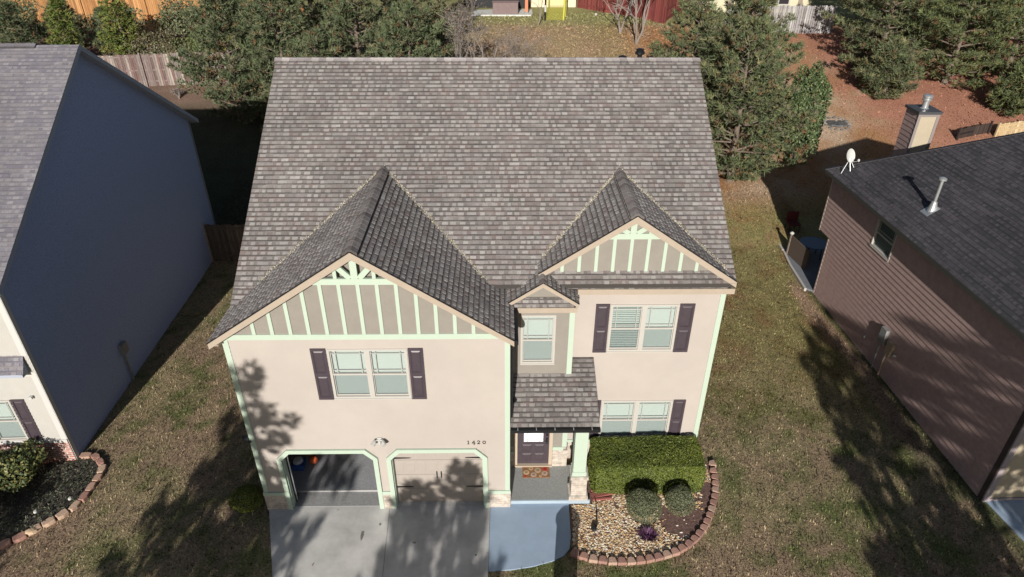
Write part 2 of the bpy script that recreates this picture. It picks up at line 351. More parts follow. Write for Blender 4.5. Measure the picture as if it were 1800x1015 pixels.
# ------------------------------------------------------------------ roofing
def shingle(mb, O, U, V, W, L, pal, e=.145, rng=None, clip=None, seg=.34, tab=True, lift=.011, tl=.009):
    O = Vector(O); U = Vector(U).normalized(); V = Vector(V).normalized(); N = U.cross(V).normalized()
    if N.z < 0: N = -N
    rng = rng or rnd; base, tabs, dark = pal
    P = lambda u, v, h: tuple(O+U*u+V*v+N*h)
    nr = int(math.ceil(L/e))
    J = lambda c, a: tuple(x*(1+rng.uniform(-a, a)) for x in (c,))[0] if 0 else None
    def jit(c, a):
        k = 1+rng.uniform(-a, a); return (c[0]*k, c[1]*k, c[2]*k)
    for r in range(nr):
        v0 = r*e; v1 = min(v0+e, L); lo, hi = (0, W) if not clip else clip((v0+v1)/2)
        if hi-lo < .05: continue
        u = lo-rng.uniform(0, seg)
        vb = v0+(v1-v0)*.80; hb = lift*.26+.001
        while u < hi:
            w_ = rng.uniform(.6, 1.4)*seg; a, b = max(u, lo), min(u+w_, hi); u += w_
            if b-a < .004: continue
            c = jit(rng.choice(base), .10)
            mb.quad([P(a, v0, lift), P(b, v0, lift), P(b, vb, hb), P(a, vb, hb)], c)
            mb.quad([P(a, vb, hb), P(b, vb, hb), P(b, v1, .001), P(a, v1, .001)], tuple(x*dark for x in c))
            mb.quad([P(a, v0, -.004), P(b, v0, -.004), P(b, v0, lift), P(a, v0, lift)], tuple(x*.6 for x in c))
        if tab:
            u = lo+rng.uniform(0, .15)
            while u < hi-.05:
                w_ = rng.uniform(.08, .16); a, b = u, min(u+w_, hi); u += w_+(rng.uniform(.04, .12) if rng.random() < .75 else 0)
                c = jit(rng.choice(tabs), .12); h0 = lift+tl; vj = v0+rng.uniform(-.006, .004); vt = v0+(v1-v0)*.60; ht = lift*.42+tl*.7
                mb.quad([P(a, vj, h0), P(b, vj, h0), P(b, vt, ht), P(a, vt, ht)], c)
                mb.quad([P(a, vj, 0), P(b, vj, 0), P(b, vj, h0), P(a, vj, h0)], tuple(x*.75 for x in c))
                mb.quad([P(a, vt, 0), P(a, vj, 0), P(a, vj, h0), P(a, vt, ht)], c); mb.quad([P(b, vj, 0), P(b, vt, 0), P(b, vt, ht), P(b, vj, h0)], c)
def ridgecap(mb, A, B, half, slope, cols, e=.22, th=.03, rng=None):
    "overlapping caps along A->B draped over a gable ridge"
    rng = rng or rnd; A = Vector(A); B = Vector(B); d = (B-A); L = d.length; d.normalize(); s = d.cross(Vector((0, 0, 1))).normalized()
    n = int(L/e)+1
    for i in range(n):
        a = A+d*(L*i/n); b = A+d*(L*(i+1)/n+.015)
        k = 1+rng.uniform(-.12, .12); c = tuple(x*k for x in rng.choice(cols))
        def ring(p, h):
            pts = []
            for t in (-1, -.55, -.2, .2, .55, 1):
                zz = -abs(t)*half*slope if abs(t) > .3 else -.2*half*slope*.9+.01
                pts.append(p+s*(t*half)+Vector((0, 0, zz+h)))
            return pts
        r0 = ring(a, th+.012); r1 = ring(b, th); q0 = ring(a, 0)
        for j in range(5):
            mb.quad([r0[j], r0[j+1], r1[j+1], r1[j]], c); mb.quad([q0[j], q0[j+1], r0[j+1], r0[j]], tuple(x*.5 for x in c))
        q1 = ring(b, 0)
        for j in (0, 5):
            mb.quad([q0[j], r0[j], r1[j], q1[j]], tuple(x*.4 for x in c))
PAL_MAIN = ([(.175, .155, .150), (.195, .174, .167), (.165, .152, .146), (.195, .158, .152), (.22, .203, .193)], [(.305, .285, .275), (.275, .255, .248), (.245, .228, .222), (.225, .198, .192), (.315, .30, .29)], .46)
CAP = [(.23, .20, .19), (.27, .245, .235), (.19, .165, .16)]
# ------------------------------------------------------------------ wall helpers
def intervals(lo, hi, holes, z):
    iv = [(lo, hi)]
    for (a, b, z0, z1) in holes:
        if z0 <= z < z1:
            nv = []
            for p, q in iv:
                if b <= p or a >= q: nv.append((p, q)); continue
                if a > p: nv.append((p, a))
                if b < q: nv.append((b, q))
            iv = nv
    return iv
def laps(mb, F, u0, u1, z0, z1, holes=(), e=.125, dep=.017, clip=None, c=None):
    z = z0
    while z < z1-1e-4:
        zt = min(z+e, z1)
        cuts = sorted({z, zt}|{h for H in holes for h in H[2:4] if z < h < zt})
        for a, b in zip(cuts, cuts[1:]):
            zm = (a+b)/2; lo, hi = (u0, u1) if not clip else clip(zm)
            if hi <= lo: continue
            oa = dep*(1-(a-z)/e)+.002; ob = dep*(1-(b-z)/e)+.002
            for p, q in intervals(lo, hi, holes, zm):
                mb.quad([F.p(p, a, oa), F.p(q, a, oa), F.p(q, b, ob), F.p(p, b, ob)], c)
                if a == z: mb.quad([F.p(p, a, 0), F.p(q, a, 0), F.p(q, a, oa), F.p(p, a, oa)], c)
        z = zt
def holed(mb, F, u0, u1, z0, z1, holes, o0, o1):
    cuts = sorted({z0, z1}|{h for H in holes for h in H[2:4] if z0 < h < z1})
    for a, b in zip(cuts, cuts[1:]):
        for p, q in intervals(u0, u1, holes, (a+b)/2): mb.fbox(F, p, q, a, b, o0, o1)
def window(parent, F, u0, u1, z0, z1, n=2, label=None, blinds=True, zcut=None, raised=()):
    fw_ = .055; fr = MB(); D0, D1 = -.075, .035
    fr.fbox(F, u0, u1, z1-fw_, z1, D0, D1); fr.fbox(F, u0, u1, z0, z0+fw_, D0, D1)
    fr.fbox(F, u0, u0+fw_, z0+fw_, z1-fw_, D0, D1); fr.fbox(F, u1-fw_, u1, z0+fw_, z1-fw_, D0, D1)
    fr.fbox(F, u0-.01, u1+.01, z0-.035, z0-.001, -.02, D1+.015)
    W = (u1-u0)/n; mull = .06
    for k in range(1, n): fr.fbox(F, u0+W*k-mull, u0+W*k+mull, z0+fw_, z1-fw_, D0, D1-.003)
    zm = (z0+z1)/2-.02
    spans = []
    for k in range(n):
        a = u0+W*k+(fw_ if k == 0 else mull); b = u0+W*(k+1)-(fw_ if k == n-1 else mull); spans.append((a, b))
        fr.fbox(F, a, b, zm-.022, zm+.022, -.05, .016)
        for (p, q, r, s_) in ((a, a+.022, zm+.022, z1-fw_), (b-.022, b, zm+.022, z1-fw_), (a+.022, b-.022, z1-fw_-.022, z1-fw_)): fr.fbox(F, p, q, r, s_, -.05, -.005)
        for (p, q, r, s_) in ((a, a+.022, z0+fw_, zm-.022), (b-.022, b, z0+fw_, zm-.022), (a+.022, b-.022, z0+fw_, z0+fw_+.03)): fr.fbox(F, p, q, r, s_, -.06, -.02)
    w_ = fr.build('window', M_WHITE, parent, label=label)
    pn = MB(); sc_ = MB(); gr = MB(); bl = MB()
    for i, (a, b) in enumerate(spans):
        a += .022; b -= .022; zb, zt = zm+.022, z1-fw_-.022
        pn.fbox(F, a, b, zb, zt, -.034, -.030); pn.fbox(F, a, b, z0+fw_+.03, zm-.022, -.048, -.044)
        sc_.quad([F.p(a, z0+fw_+.03, -.022), F.p(b, z0+fw_+.03, -.022), F.p(b, zm-.022, -.022), F.p(a, zm-.022, -.022)])
        g_ = .012
        for uu in (a+.10, b-.10): gr.fbox(F, uu-g_, uu+g_, zb, zt, -.026, -.016)
        for zz in (zb+.09, zt-.09): gr.fbox(F, a, b, zz-g_, zz+g_, -.0265, -.0165)
        if blinds:
            z = z0+fw_; k = 0; tilt = .010 if i not in raised else .016
            while z < z1-fw_:
                bl.quad([F.p(a-.02, z, -.066), F.p(b+.02, z, -.066), F.p(b+.02, z+.026, -.066-tilt), F.p(a-.02, z+.026, -.066-tilt)]); z += .030 if i not in raised else .058
    pn.build('pane', M_GLASS, w_); sc_.build('insect_screen', M_SCREEN, w_); gr.build('grille', mat('grille_grey', (.34, .35, .33), .5), w_)
    if blinds: bl.build('blind', M_BLIND, w_)
    bk = MB(); bk.fbox(F, u0+.01, u1-.01, z0+.01, z1-.01, -.098, -.088); bk.build('room_behind', mat('room_behind_blind', (.10, .14, .13), .9), w_)
    return w_
def shutter(parent, F, u0, u1, z0, z1):
    b = MB(); zm = (z0+z1)/2
    b.fbox(F, u0, u1, z0, z1, .004, .02)
    fw_ = .055
    for (p, q, r, s_) in ((u0, u0+fw_, z0, z1), (u1-fw_, u1, z0, z1), (u0+fw_, u1-fw_, z1-.075, z1), (u0+fw_, u1-fw_, zm-.06, zm+.06), (u0+fw_, u1-fw_, z0, z0+.085)): b.fbox(F, p, q, r, s_, .02, .038)
    for (r, s_) in ((z0+.085, zm-.06), (zm+.06, z1-.075)):
        a, c = u0+fw_+.008, u1-fw_-.008; r += .008; s_ -= .008; i = .035
        A = [F.p(a, r, .02), F.p(c, r, .02), F.p(c, s_, .02), F.p(a, s_, .02)]; Bq = [F.p(a+i, r+i, .036), F.p(c-i, r+i, .036), F.p(c-i, s_-i, .036), F.p(a+i, s_-i, .036)]
        b.quad(Bq)
        for k in range(4): b.quad([A[k], A[(k+1) % 4], Bq[(k+1) % 4], Bq[k]])
    return b.build('shutter', M_SHUT, parent)

# ================================================================== MAIN HOUSE
XL, XR = -6.60, 5.80
house = thing('house', (-.4, 19.5, 0), 'tan two storey house in the middle with pale green trim and open left garage door', 'house')
FG = Fr(0, 12.70); FM = Fr(0, 14.57); FB = Fr(0, 14.10)
GWIN = (-4.21, -2.30, 4.06, 5.58); RWIN = (2.83, 4.64, 4.06, 5.58); LWIN = (2.84, 4.90, .78, 2.27); BWIN = (.45, 1.36, 4.02, 5.58)
D1 = (-6.03, -3.36); D2 = (-3.13, -.44); DT = 2.30; DW = .12
holesG = [GWIN, (D1[0]+.06, D1[1]-.06, 0, 2.24), (D2[0]+.06, D2[1]-.06, 0, 2.24)]
b = MB(); laps(b, FG, XL, .14, .68, 5.87, holesG); b2 = b.build('front_siding', M_SIDING, house)
b = MB(); laps(b, FM, 1.82, XR, .74, 6.10, [RWIN, LWIN]); b.build('front_siding', M_SIDING, house)
# solid walls behind the siding
b = MB()
holed(b, FG, XL, .14, 0, 5.95, holesG, -.1, 0)
b.box(XL, XL+.1, 12.80, 26.4, 0, 5.95)
b.box(.04, .14, 12.80, 14.2, 0, 5.95)
holed(b, FB, .14, 1.82, .15, 6.0, [BWIN, (.36, 1.36, .1, 2.25)], -.1, 0)
b.box(1.72, 1.82, 14.20, 14.57, .0, 6.0)
holed(b, FM, 1.82, XR, 0, 6.3, [RWIN, LWIN], -.1, 0)
b.box(XR-.1, XR, 14.67, 26.4, 0, 6.3)
b.box(XL, XR, 26.4, 26.5, 0, 6.3)
b.box(XL+.1, .04, 19.4, 19.5, 0, 2.7)                # garage rear wall
b.box(XL+.1, .04, 12.8, 26.4, 2.7, 2.9)              # floor above garage
b.box(.14, XR-.1, 14.7, 26.4, 2.7, 2.9)
b.box(.14, 1.82, 14.4, 14.5, .0, 2.7)
b.prism([(XL, 14.62, 6.3), (XL, 20.48, 10.30), (XL, 26.5, 6.3)][::-1], [(XL+.1, 14.62, 6.3), (XL+.1, 20.48, 10.30), (XL+.1, 26.5, 6.3)][::-1])
b.prism([(XR-.1, 14.62, 6.3), (XR-.1, 20.48, 10.30), (XR-.1, 26.5, 6.3)][::-1], [(XR, 14.62, 6.3), (XR, 20.48, 10.30), (XR, 26.5, 6.3)][::-1])
b.build('wall', M_SIDING, house)
FSL = Fr(XL, 26.5, 0, -1); FSR = Fr(XR, 14.57, 0, 1)
b = MB(); laps(b, FSL, 0, 13.8, .0, 5.95); b.build('side_siding', M_SIDING, house); b = MB(); laps(b, FSR, 0, 11.93, 0, 6.2); b.build('side_siding', M_SIDING, house)
# stone skirts
b = MB()
for a, c in ((XL-.03, D1[0]), (D1[1], D2[0]), (D2[1], .17)): b.fbox(FG, a, c, -.05, .575, .001, .055)
b.box(XL-.05, XL+.0, 12.72, 13.5, -.05, .575)
b.box(.141, .19, 12.72, 14.1, -.05, .575)
b.fbox(FB, .19, .30, .15, .66, .0, .05); b.fbox(FB, 1.43, 1.86, .15, .80, .0, .05); b.box(1.821, 1.87, 14.1, 14.56, .0, .80)
b.fbox(FM, 1.872, XR+.03, .0, .66, .001, .05)
each(b, 'stone_skirt', M_STONE, house)
# trim
b = MB()
for a, c in ((XL-.035, D1[0]), (D1[1], D2[0]), (D2[1], .175)): b.fbox(FG, a, c, .577, .695, .001, .062)
b.fbox(FB, .19, .30, .66, .76, 0, .055); b.fbox(FB, 1.43, 1.74, .80, .93, 0, .055); b.fbox(FM, 1.82, XR+.03, .662, .76, .001, .058)
b.fbox(FG, XL-.02, XL+.12, .696, 5.86, .003, .028); b.box(XL-.02, XL, 12.673, 12.85, .696, 5.86)
b.fbox(FG, .03, .16, .696, 5.86, .003, .028); b.box(.141, .161, 12.70, 12.85, .696, 5.86)
b.fbox(FG, XL-.02, .16, 5.862, 6.01, .003, .034)
b.fbox(FM, XR-.12, XR+.02, .76, 6.10, .003, .028); b.box(XR, XR+.02, 14.57, 14.7, .76, 6.10)
b.fbox(FB, 1.70, 1.84, .93, 2.95, .003, .03); b.fbox(FB, 1.70, 1.84, 3.62, 5.80, .003, .03); b.box(1.821, 1.841, 14.10, 14.22, .93, 5.8)
each(b, 'trim_board', M_MINT, house)
# taupe fields: bump-out front and gables
b = MB(); holed(b, FB, .14, 1.72, .93, 5.82, [BWIN, (.36, 1.36, .1, 2.25)], .0005, .006); b.build('taupe_panel', M_TAUPE, house)
SLG = .67; SLR = .68
PG = (-3.26, 8.36); PR = (3.20, 8.31)
b = MB(); b.fprism(FG, [(XL+.0, 5.9), (.14, 5.9), (.14, 6.0), (PG[0], PG[1]-.12), (XL, 6.0)], -.05, .004)
b.build('gable_panel', M_TAUPE, house)
b = MB(); b.fprism(FM, [(1.2, 6.35), (5.75, 6.35), (5.75, 6.42), (PR[0], PR[1]-.1), (1.2, 6.86)], -.02, .03); b.build('gable_panel', M_TAUPE, house)
b = MB()
def under(p, sl, u, drop): return p[1]-sl*abs(u-p[0])-drop
CZ = 7.545
for k in range(-6, 7):
    u = PG[0]+k*.427; zt = under(PG, SLG, u, .14)
    if zt > CZ: zt = CZ-.06
    if zt > 6.05: b.fbox(FG, u-.043, u+.043, 6.011, zt, .004, .03)
each(b, 'batten', M_MINT, house)
b = MB()
for k in range(-4, 6):
    u = PR[0]+k*.427; zt = under(PR, SLR, u, .14)
    if zt > 7.62: zt = 7.56
    if zt > 6.45: b.fbox(FM, u-.043, u+.043, 6.43, zt, .03, .055)
each(b, 'batten', M_MINT, house)
# decorative peak braces: the garage one stands proud of the wall
def peak(F, P, cz, o0, o1, sl):
    b = MB(); hw = (P[1]-.1-cz)/sl
    b.fbox(F, P[0]-hw+.05, P[0]+hw-.05, cz-.075, cz+.075, o0, o1)
    b.fbox(F, P[0]-.075, P[0]+.075, cz+.076, P[1]-.13, o0, o1)
    for s_ in (-1, 1):
        a = (P[0]+s_*.10, cz+.08); q = (P[0]+s_*.40, P[1]-sl*.40-.13); dx, dz = q[0]-a[0], q[1]-a[1]; l = math.hypot(dx, dz); nx_, nz_ = -dz/l*.062, dx/l*.062
        pts = [(a[0]-nx_, a[1]-nz_), (a[0]+nx_, a[1]+nz_), (q[0]+nx_, q[1]+nz_), (q[0]-nx_, q[1]-nz_)]
        b.fprism(F, pts if s_ < 0 else pts[::-1], o0+.004, o1-.004)
        b.fbox(F, P[0]+s_*.427-.04, P[0]+s_*.427+.04, cz+.076, P[1]-sl*.467-.13, o0, o1-.008)
    return b.build('peak_brace', M_MINT, house)
peak(FG, PG, CZ, .13, .20, SLG); peak(FM, PR, 7.62, .04, .09, SLR)
# roofs: deck, shingles, caps
roof = MB(); YE, ZE, SM = 14.25, 6.42, .6568; YR = 20.48; ZR = ZE+SM*(YR-YE)
RLx, RRx = -6.74, 5.90
roof.prism([(RLx, YE, ZE-.14), (RLx, YE, ZE-.005), (RLx, YR, ZR-.005), (RLx, YR+6.3, ZR-SM*6.3), (RLx, YR+6.3, ZR-SM*6.3-.15), (RLx, YR, ZR-.16)],
           [(RRx, YE, ZE-.14), (RRx, YE, ZE-.005), (RRx, YR, ZR-.005), (RRx, YR+6.3, ZR-SM*6.3), (RRx, YR+6.3, ZR-SM*6.3-.15), (RRx, YR, ZR-.16)])
def gable_deck(mb, P, sl, xl, xr, y0, y1, th=.10):
    A = [(xl, P[1]-sl*(P[0]-xl)-.005), (P[0], P[1]-.005), (xr, P[1]-sl*(xr-P[0])-.005)]; Bq = [(x, z-th) for x, z in A][::-1]
    for (p, q) in ((A[0], A[1]), (A[1], A[2])):
        pol = [(p[0], p[1]-th), (q[0], q[1]-th), q, p]
        mb.prism([(x, y0, z) for x, z in pol], [(x, y1, z) for x, z in pol])
YG0 = 12.40; GXL, GXR = -6.82, .25; RXL, RXR = .88, 5.90; YR0 = 14.22
gable_deck(roof, PG, SLG, GXL, GXR, YG0+.03, 17.6); gable_deck(roof, PR, SLR, RXL, RXR, YR0+.03, 17.6)
PB = (.98, 6.70); YB0 = 13.84; SB = .68
gable_deck(roof, PB, SB, .10, 1.90, YB0+.03, 15.0, .08)
R_ = roof.build('roof', mat('roof_deck', (.05, .045, .042), .9), house)
YX = 13.58; ZX = ZE-SM*(YE-YX)
sh = MB(); up_ = Vector((0, 1, SM)).normalized()
shingle(sh, (RLx, YX-.02, ZX-.013), (1, 0, 0), up_, 2.4, math.hypot(YE-YX, ZE-ZX), PAL_MAIN)
shingle(sh, (RLx, YE-.02, ZE-.013), (1, 0, 0), up_, RRx-RLx, math.hypot(YR-YE, ZR-ZE), PAL_MAIN)
def gable_shingles(sh, P, sl, xl, xr, y0, y1, pal=PAL_MAIN):
    l = math.hypot(1, sl); D = y1-y0
    shingle(sh, (xl, y0, P[1]-sl*(P[0]-xl)), (0, 1, 0), (1, 0, sl), D, (P[0]-xl)*l, pal)
    shingle(sh, (xr, y0, P[1]-sl*(xr-P[0])), (0, 1, 0), (-1, 0, sl), D, (xr-P[0])*l, pal)
sh.build('main_shingles', M_ROOF, R_)
sh = MB(); gable_shingles(sh, PG, SLG, GXL, GXR, YG0, 17.4); sh.build('gable_shingles', M_ROOF, R_)
sh = MB(); gable_shingles(sh, PR, SLR, RXL, RXR, YR0, 17.3); sh.build('gable_shingles', M_ROOF, R_)
sh = MB(); gable_shingles(sh, PB, SB, .10, 1.90, YB0, 14.95); sh.build('gable_shingles', M_ROOF, R_)
sh = MB()
def pent(sh, x0, x1, y0, z0, y1, z1): shingle(sh, (x0, y0, z0), (1, 0, 0), (0, y1-y0, z1-z0), x1-x0, math.hypot(y1-y0, z1-z0), PAL_MAIN, e=.12)
pent(sh, 1.45, 5.72, 14.26, 6.25, 14.56, 6.43); sh.build('pent_shingles', M_ROOF, R_); sh = MB(); pent(sh, .18, 1.78, 13.87, 5.95, 14.10, 6.11)
sh.build('pent_shingles', M_ROOF, R_)
c_ = MB(); ridgecap(c_, (RLx-.02, YR, ZR+.0), (RRx+.02, YR, ZR+.0), .15, .45, [(.40, .37, .36), (.33, .30, .30), (.28, .25, .25)], th=.035)
ridgecap(c_, (PG[0], YG0-.01, PG[1]), (PG[0], 17.28, PG[1]), .16, .62, CAP, th=.05); ridgecap(c_, (PR[0], YR0-.01, PR[1]), (PR[0], 17.2, PR[1]), .16, .62, CAP, th=.05)
ridgecap(c_, (PB[0], YB0-.01, PB[1]), (PB[0], 14.75, PB[1]), .10, .62, CAP, th=.02)
c_.build('ridge_cap', M_ROOF, R_)
# fascia boards
b = MB()
def rake(P, sl, xl, xr, y, wd=.17, th=.03, tail=.0):
    for s_, xe in ((-1, xl), (1, xr)):
        ze = P[1]-sl*abs(xe-P[0])
        pol = [(P[0], P[1]-.012), (xe, ze-.012), (xe, ze-.012-wd*1.0), (P[0], P[1]-.012-wd*1.2)]
        if s_ > 0: pol = pol[::-1]
        b.prism([(x, y, z) for x, z in pol], [(x, y+th, z) for x, z in pol])
rake(PG, SLG, GXL, GXR, YG0+.005); rake(PR, SLR, RXL, RXR, YR0+.005); rake(PB, SB, .10, 1.90, YB0+.005, .12)
b.box(1.90, 5.90, 14.235, 14.26, 6.09, 6.245); b.box(1.90, 5.88, 14.262, 14.56, 6.09, 6.12)
b.box(.16, 1.86, 13.845, 13.87, 5.80, 5.945); b.box(.16, 1.84, 13.872, 14.095, 5.80, 5.83)
b.box(GXL-.0, GXL+.02, YG0+.04, 14.24, 5.86, 5.975); b.box(GXL+.02, XL+.0, YG0+.04, 14.24, 5.86, 5.885); b.box(RLx, RLx+2.4, YX-.01, YX+.02, ZX-.17, ZX-.02); b.prism([(RLx, YX+.02, ZX-.15), (RLx, YX+.02, ZX-.02), (RLx, YE, ZE-.02), (RLx, YE, ZE-.15)], [(RLx+.03, YX+.02, ZX-.15), (RLx+.03, YX+.02, ZX-.02), (RLx+.03, YE, ZE-.02), (RLx+.03, YE, ZE-.15)])
each(b, 'fascia', M_FASCIA, house)
b = MB()   # drip edges
for P, sl, xl, xr, y in ((PG, SLG, GXL, GXR, YG0), (PR, SLR, RXL, RXR, YR0), (PB, SB, .10, 1.90, YB0)):
    for xe in (xl, xr):
        b.bar((P[0], y-.004, P[1]-.008), (xe, y-.004, P[1]-sl*abs(xe-P[0])-.008), .03, .022)
each(b, 'drip_edge', M_BLACK, house)
gp = MB(); gp.fprism(FB, [(.2, 6.12), (1.76, 6.12), (PB[0], PB[1]-.08)], -.02, .004); gp.build('gable_panel', M_TAUPE, house)
# gutters and downspout
b = MB()
gx = GXR; b.box(gx-.005, gx+.10, YG0+.06, 14.0, 5.83, 5.95)
b.build('gutter', M_BLACK, house)
b = MB(); b.tube([(gx+.06, 13.7, 5.83), (gx+.05, 13.75, 5.7), (.20, 13.78, 5.5), (.20, 13.5, 3.5), (.22, 13.4, 3.40), (.32, 13.30, 3.37)], .045, 8)
b.tube([(.22, 12.86, 5.83), (.19, 12.9, 5.6), (.19, 12.9, 3.2)], .045, 8)
each(b, 'downspout', M_BLACK, house)
# porch roof
porch = MB(); PY0, PZ0 = 12.67, 3.04; PS = .43
def pz(y): return PZ0+PS*(y-PY0)
porch.prism([(.15, PY0+.02, PZ0-.10), (.15, PY0+.02, PZ0-.005), (.15, 14.56, pz(14.56)-.01), (.15, 14.56, pz(14.56)-.12)], [(2.48, PY0+.02, PZ0-.10), (2.48, PY0+.02, PZ0-.005), (2.48, 14.56, pz(14.56)-.01), (2.48, 14.56, pz(14.56)-.12)])
porch.box(.16, 2.40, 12.80, 12.98, 2.74, 2.97)
porch.box(2.24, 2.40, 12.98, 14.55, 2.74, 2.97)
pr = porch.build('porch_roof', mat('dark_soffit', (.16, .14, .14), .8), house)
sh = MB(); shingle(sh, (.15, PY0, PZ0), (1, 0, 0), (0, 1, PS), 2.34, math.hypot(14.55-PY0, pz(14.55)-PZ0), PAL_MAIN); sh.build('porch_shingles', M_ROOF, pr)
b = MB(); b.box(.17, 2.5, PY0-.10, PY0+.015, PZ0-.115, PZ0-.02); b.build('gutter', M_BLACK, house)
b = MB()
for k in range(5): b.box(.35+.48*k, .37+.48*k, PY0-.105, PY0, PZ0-.018, PZ0-.008)
each(b, 'gutter_strap', M_GALV, house)
# column
b = MB(); b.box(1.90, 2.25, 12.84, 13.17, 1.05, 2.74); b.box(1.875, 2.275, 12.815, 13.195, 1.05, 1.20); b.build('column', M_MINT, house, bevel=.008)
b = MB(); b.box(1.87, 2.31, 12.80, 13.22, .30, .93); b.box(1.84, 2.34, 12.77, 13.25, .93, 1.045); b.box(1.82, 2.36, 12.75, 13.27, .15, .30); b.build('column_base', M_STONE, house, bevel=.012)
# porch slab
b = MB(); b.box(.19, 2.38, 12.80, 14.095, -.05, .15); b.build('porch_floor', M_PORCH, house)
b = MB(); b.box(.10, 2.42, 12.755, 12.80, -.05, .152); b.build('porch_edge', M_BLUEEDGE, house)
# front door
DX0, DX1 = .395, 1.325
b = MB(); b.fbox(FB, DX0-.10, DX0, .15, 2.27, -.06, .03); b.fbox(FB, DX1, DX1+.10, .15, 2.27, -.06, .03); b.fbox(FB, DX0, DX1, 2.18, 2.27, -.06, .03); b.fbox(FB, DX0-.10, DX1+.10, .151, .20, -.05, .09); b.build('door_frame', mat('door_frame_tan', (.42, .35, .27), .6), house)
d = MB(); d.fbox(FB, DX0, DX1, .20, 2.18, -.055, -.02)
for (p, q, r, s_) in ((DX0+.14, DX0+.42, .34, .62), (DX0+.51, DX0+.79, .34, .62), (DX0+.14, DX0+.42, .70, .98), (DX0+.51, DX0+.79, .70, .98)):
    A = [FB.p(p, r, -.02), FB.p(q, r, -.02), FB.p(q, s_, -.02), FB.p(p, s_, -.02)]; i = .04; Bq = [FB.p(p+i, r+i, -.003), FB.p(q-i, r+i, -.003), FB.p(q-i, s_-i, -.003), FB.p(p+i, s_-i, -.003)]
    d.quad(Bq); [d.quad([A[k], A[(k+1) % 4], Bq[(k+1) % 4], Bq[k]]) for k in range(4)]
door = d.build('front_door', M_SHUT, house)
b = MB(); b.fbox(FB, DX0+.19, DX0+.75, 1.10, 2.03, -.02, -.012); b.build('door_glass', mat('frosted_door_glass', (.80, .84, .84), .25), door)
b = MB()
for u in (DX0+.29, DX0+.65): b.fbox(FB, u-.006, u+.006, 1.10, 2.03, -.012, -.008)
for z in (1.20, 1.93): b.fbox(FB, DX0+.19, DX0+.75, z-.006, z+.006, -.0125, -.0085)
b.build('grille', M_METALGREY, door)
b = MB(); b.fbox(FB, DX1-.10, DX1-.04, 1.02, 1.25, -.02, .0); b.tube([FB.p(DX1-.07, 1.14, .0), FB.p(DX1-.07, 1.14, .05), FB.p(DX1-.16, 1.14, .055)], .012, 6); b.fbox(FB, DX1-.10, DX1-.04, 1.34, 1.41, -.02, .01); b.build('door_handle', M_BLACK, door)
# windows and shutters
window(house, FG, *GWIN, raised=()); window(house, FM, *RWIN, raised=(0,)); window(house, FM, *LWIN); window(house, FB, *BWIN, n=1)
shutter(house, FG, -4.60, -4.23, 4.02, 5.60); shutter(house, FG, -2.28, -1.92, 4.02, 5.60)
shutter(house, FM, 2.44, 2.81, 4.02, 5.60); shutter(house, FM, 4.66, 5.06, 4.02, 5.60)
shutter(house, FM, 2.50, 2.82, .74, 2.29); shutter(house, FM, 4.92, 5.28, .74, 2.29)
# garage door surrounds
def surround(D):
    b = MB(); xo0, xo1 = D; out = [(xo0, 0), (xo0, 1.98), (xo0+.30, DT), (xo1-.30, DT), (xo1, 1.98), (xo1, 0)]
    inn = [(xo0+DW, 0), (xo0+DW, 1.93), (xo0+.36, DT-DW), (xo1-.36, DT-DW), (xo1-DW, 1.93), (xo1-DW, 0)]
    for k in range(5): b.fprism(FG, [inn[k], inn[k+1], out[k+1], out[k]], .001, .075)
    for pol in ([(xo0+.061, 1.9), (xo0+.13, 1.9), (xo0+.37, 2.17), (xo0+.37, 2.239), (xo0+.061, 2.239)], [(xo1-.13, 1.9), (xo1-.061, 1.9), (xo1-.061, 2.239), (xo1-.37, 2.239), (xo1-.37, 2.17)]):
        cw = MB(); cw.fprism(FG, pol, -.1, .008); cw.build('wall_corner', M_SIDING, house)
    for a in (xo0+.061, xo1-.14): b.fbox(FG, a, a+.079, .0, 2.0, -.16, -.003)
    b.fbox(FG, xo0+.14, xo1-.14, 2.17, 2.239, -.16, -.003)
    return b.build('garage_door_trim', M_MINT, house)
surround(D1); surround(D2)
g = MB(); FD = Fr(0, 12.86); a0, a1 = D2[0]+.13, D2[1]-.13; nsec = 4; hs = 2.22/nsec
for k in range(nsec):
    z0 = .03+hs*k; g.fbox(FD, a0, a1, z0+.006, z0+hs-.006, -.04, 0)
    nw = 8; ww = (a1-a0)/nw
    for j in range(nw):
        p, q, r, s_ = a0+ww*j+.04, a0+ww*(j+1)-.04, z0+.09, z0+hs-.09; i = .02
        A = [FD.p(p, r, .0005), FD.p(q, r, .0005), FD.p(q, s_, .0005), FD.p(p, s_, .0005)]; Bq = [FD.p(p+i, r+i, .006), FD.p(q-i, r+i, .006), FD.p(q-i, s_-i, .006), FD.p(p+i, s_-i, .006)]
        g.quad(Bq); [g.quad([A[m], A[(m+1) % 4], Bq[(m+1) % 4], Bq[m]]) for m in range(4)]
gd = g.build('garage_door', M_DOORTAN, house, label='closed right garage door')
for (z) in (.66, 1.78):
    for s_, u in ((1, a0+.02), (-1, a1-.02)):
        b = MB(); pol = [(u, z-.03), (u+s_*.42, z-.012), (u+s_*.47, z), (u+s_*.42, z+.012), (u, z+.03)]
        b.fprism(FD, pol if s_ > 0 else pol[::-1], .006, .016); b.build('strap_hinge', M_BLACK, gd)
for u in (-.06, .06):
    b = MB(); uc = (a0+a1)/2+u; b.fbox(FD, uc-.014, uc+.014, 1.02, 1.26, .006, .03); b.build('handle', M_BLACK, gd)
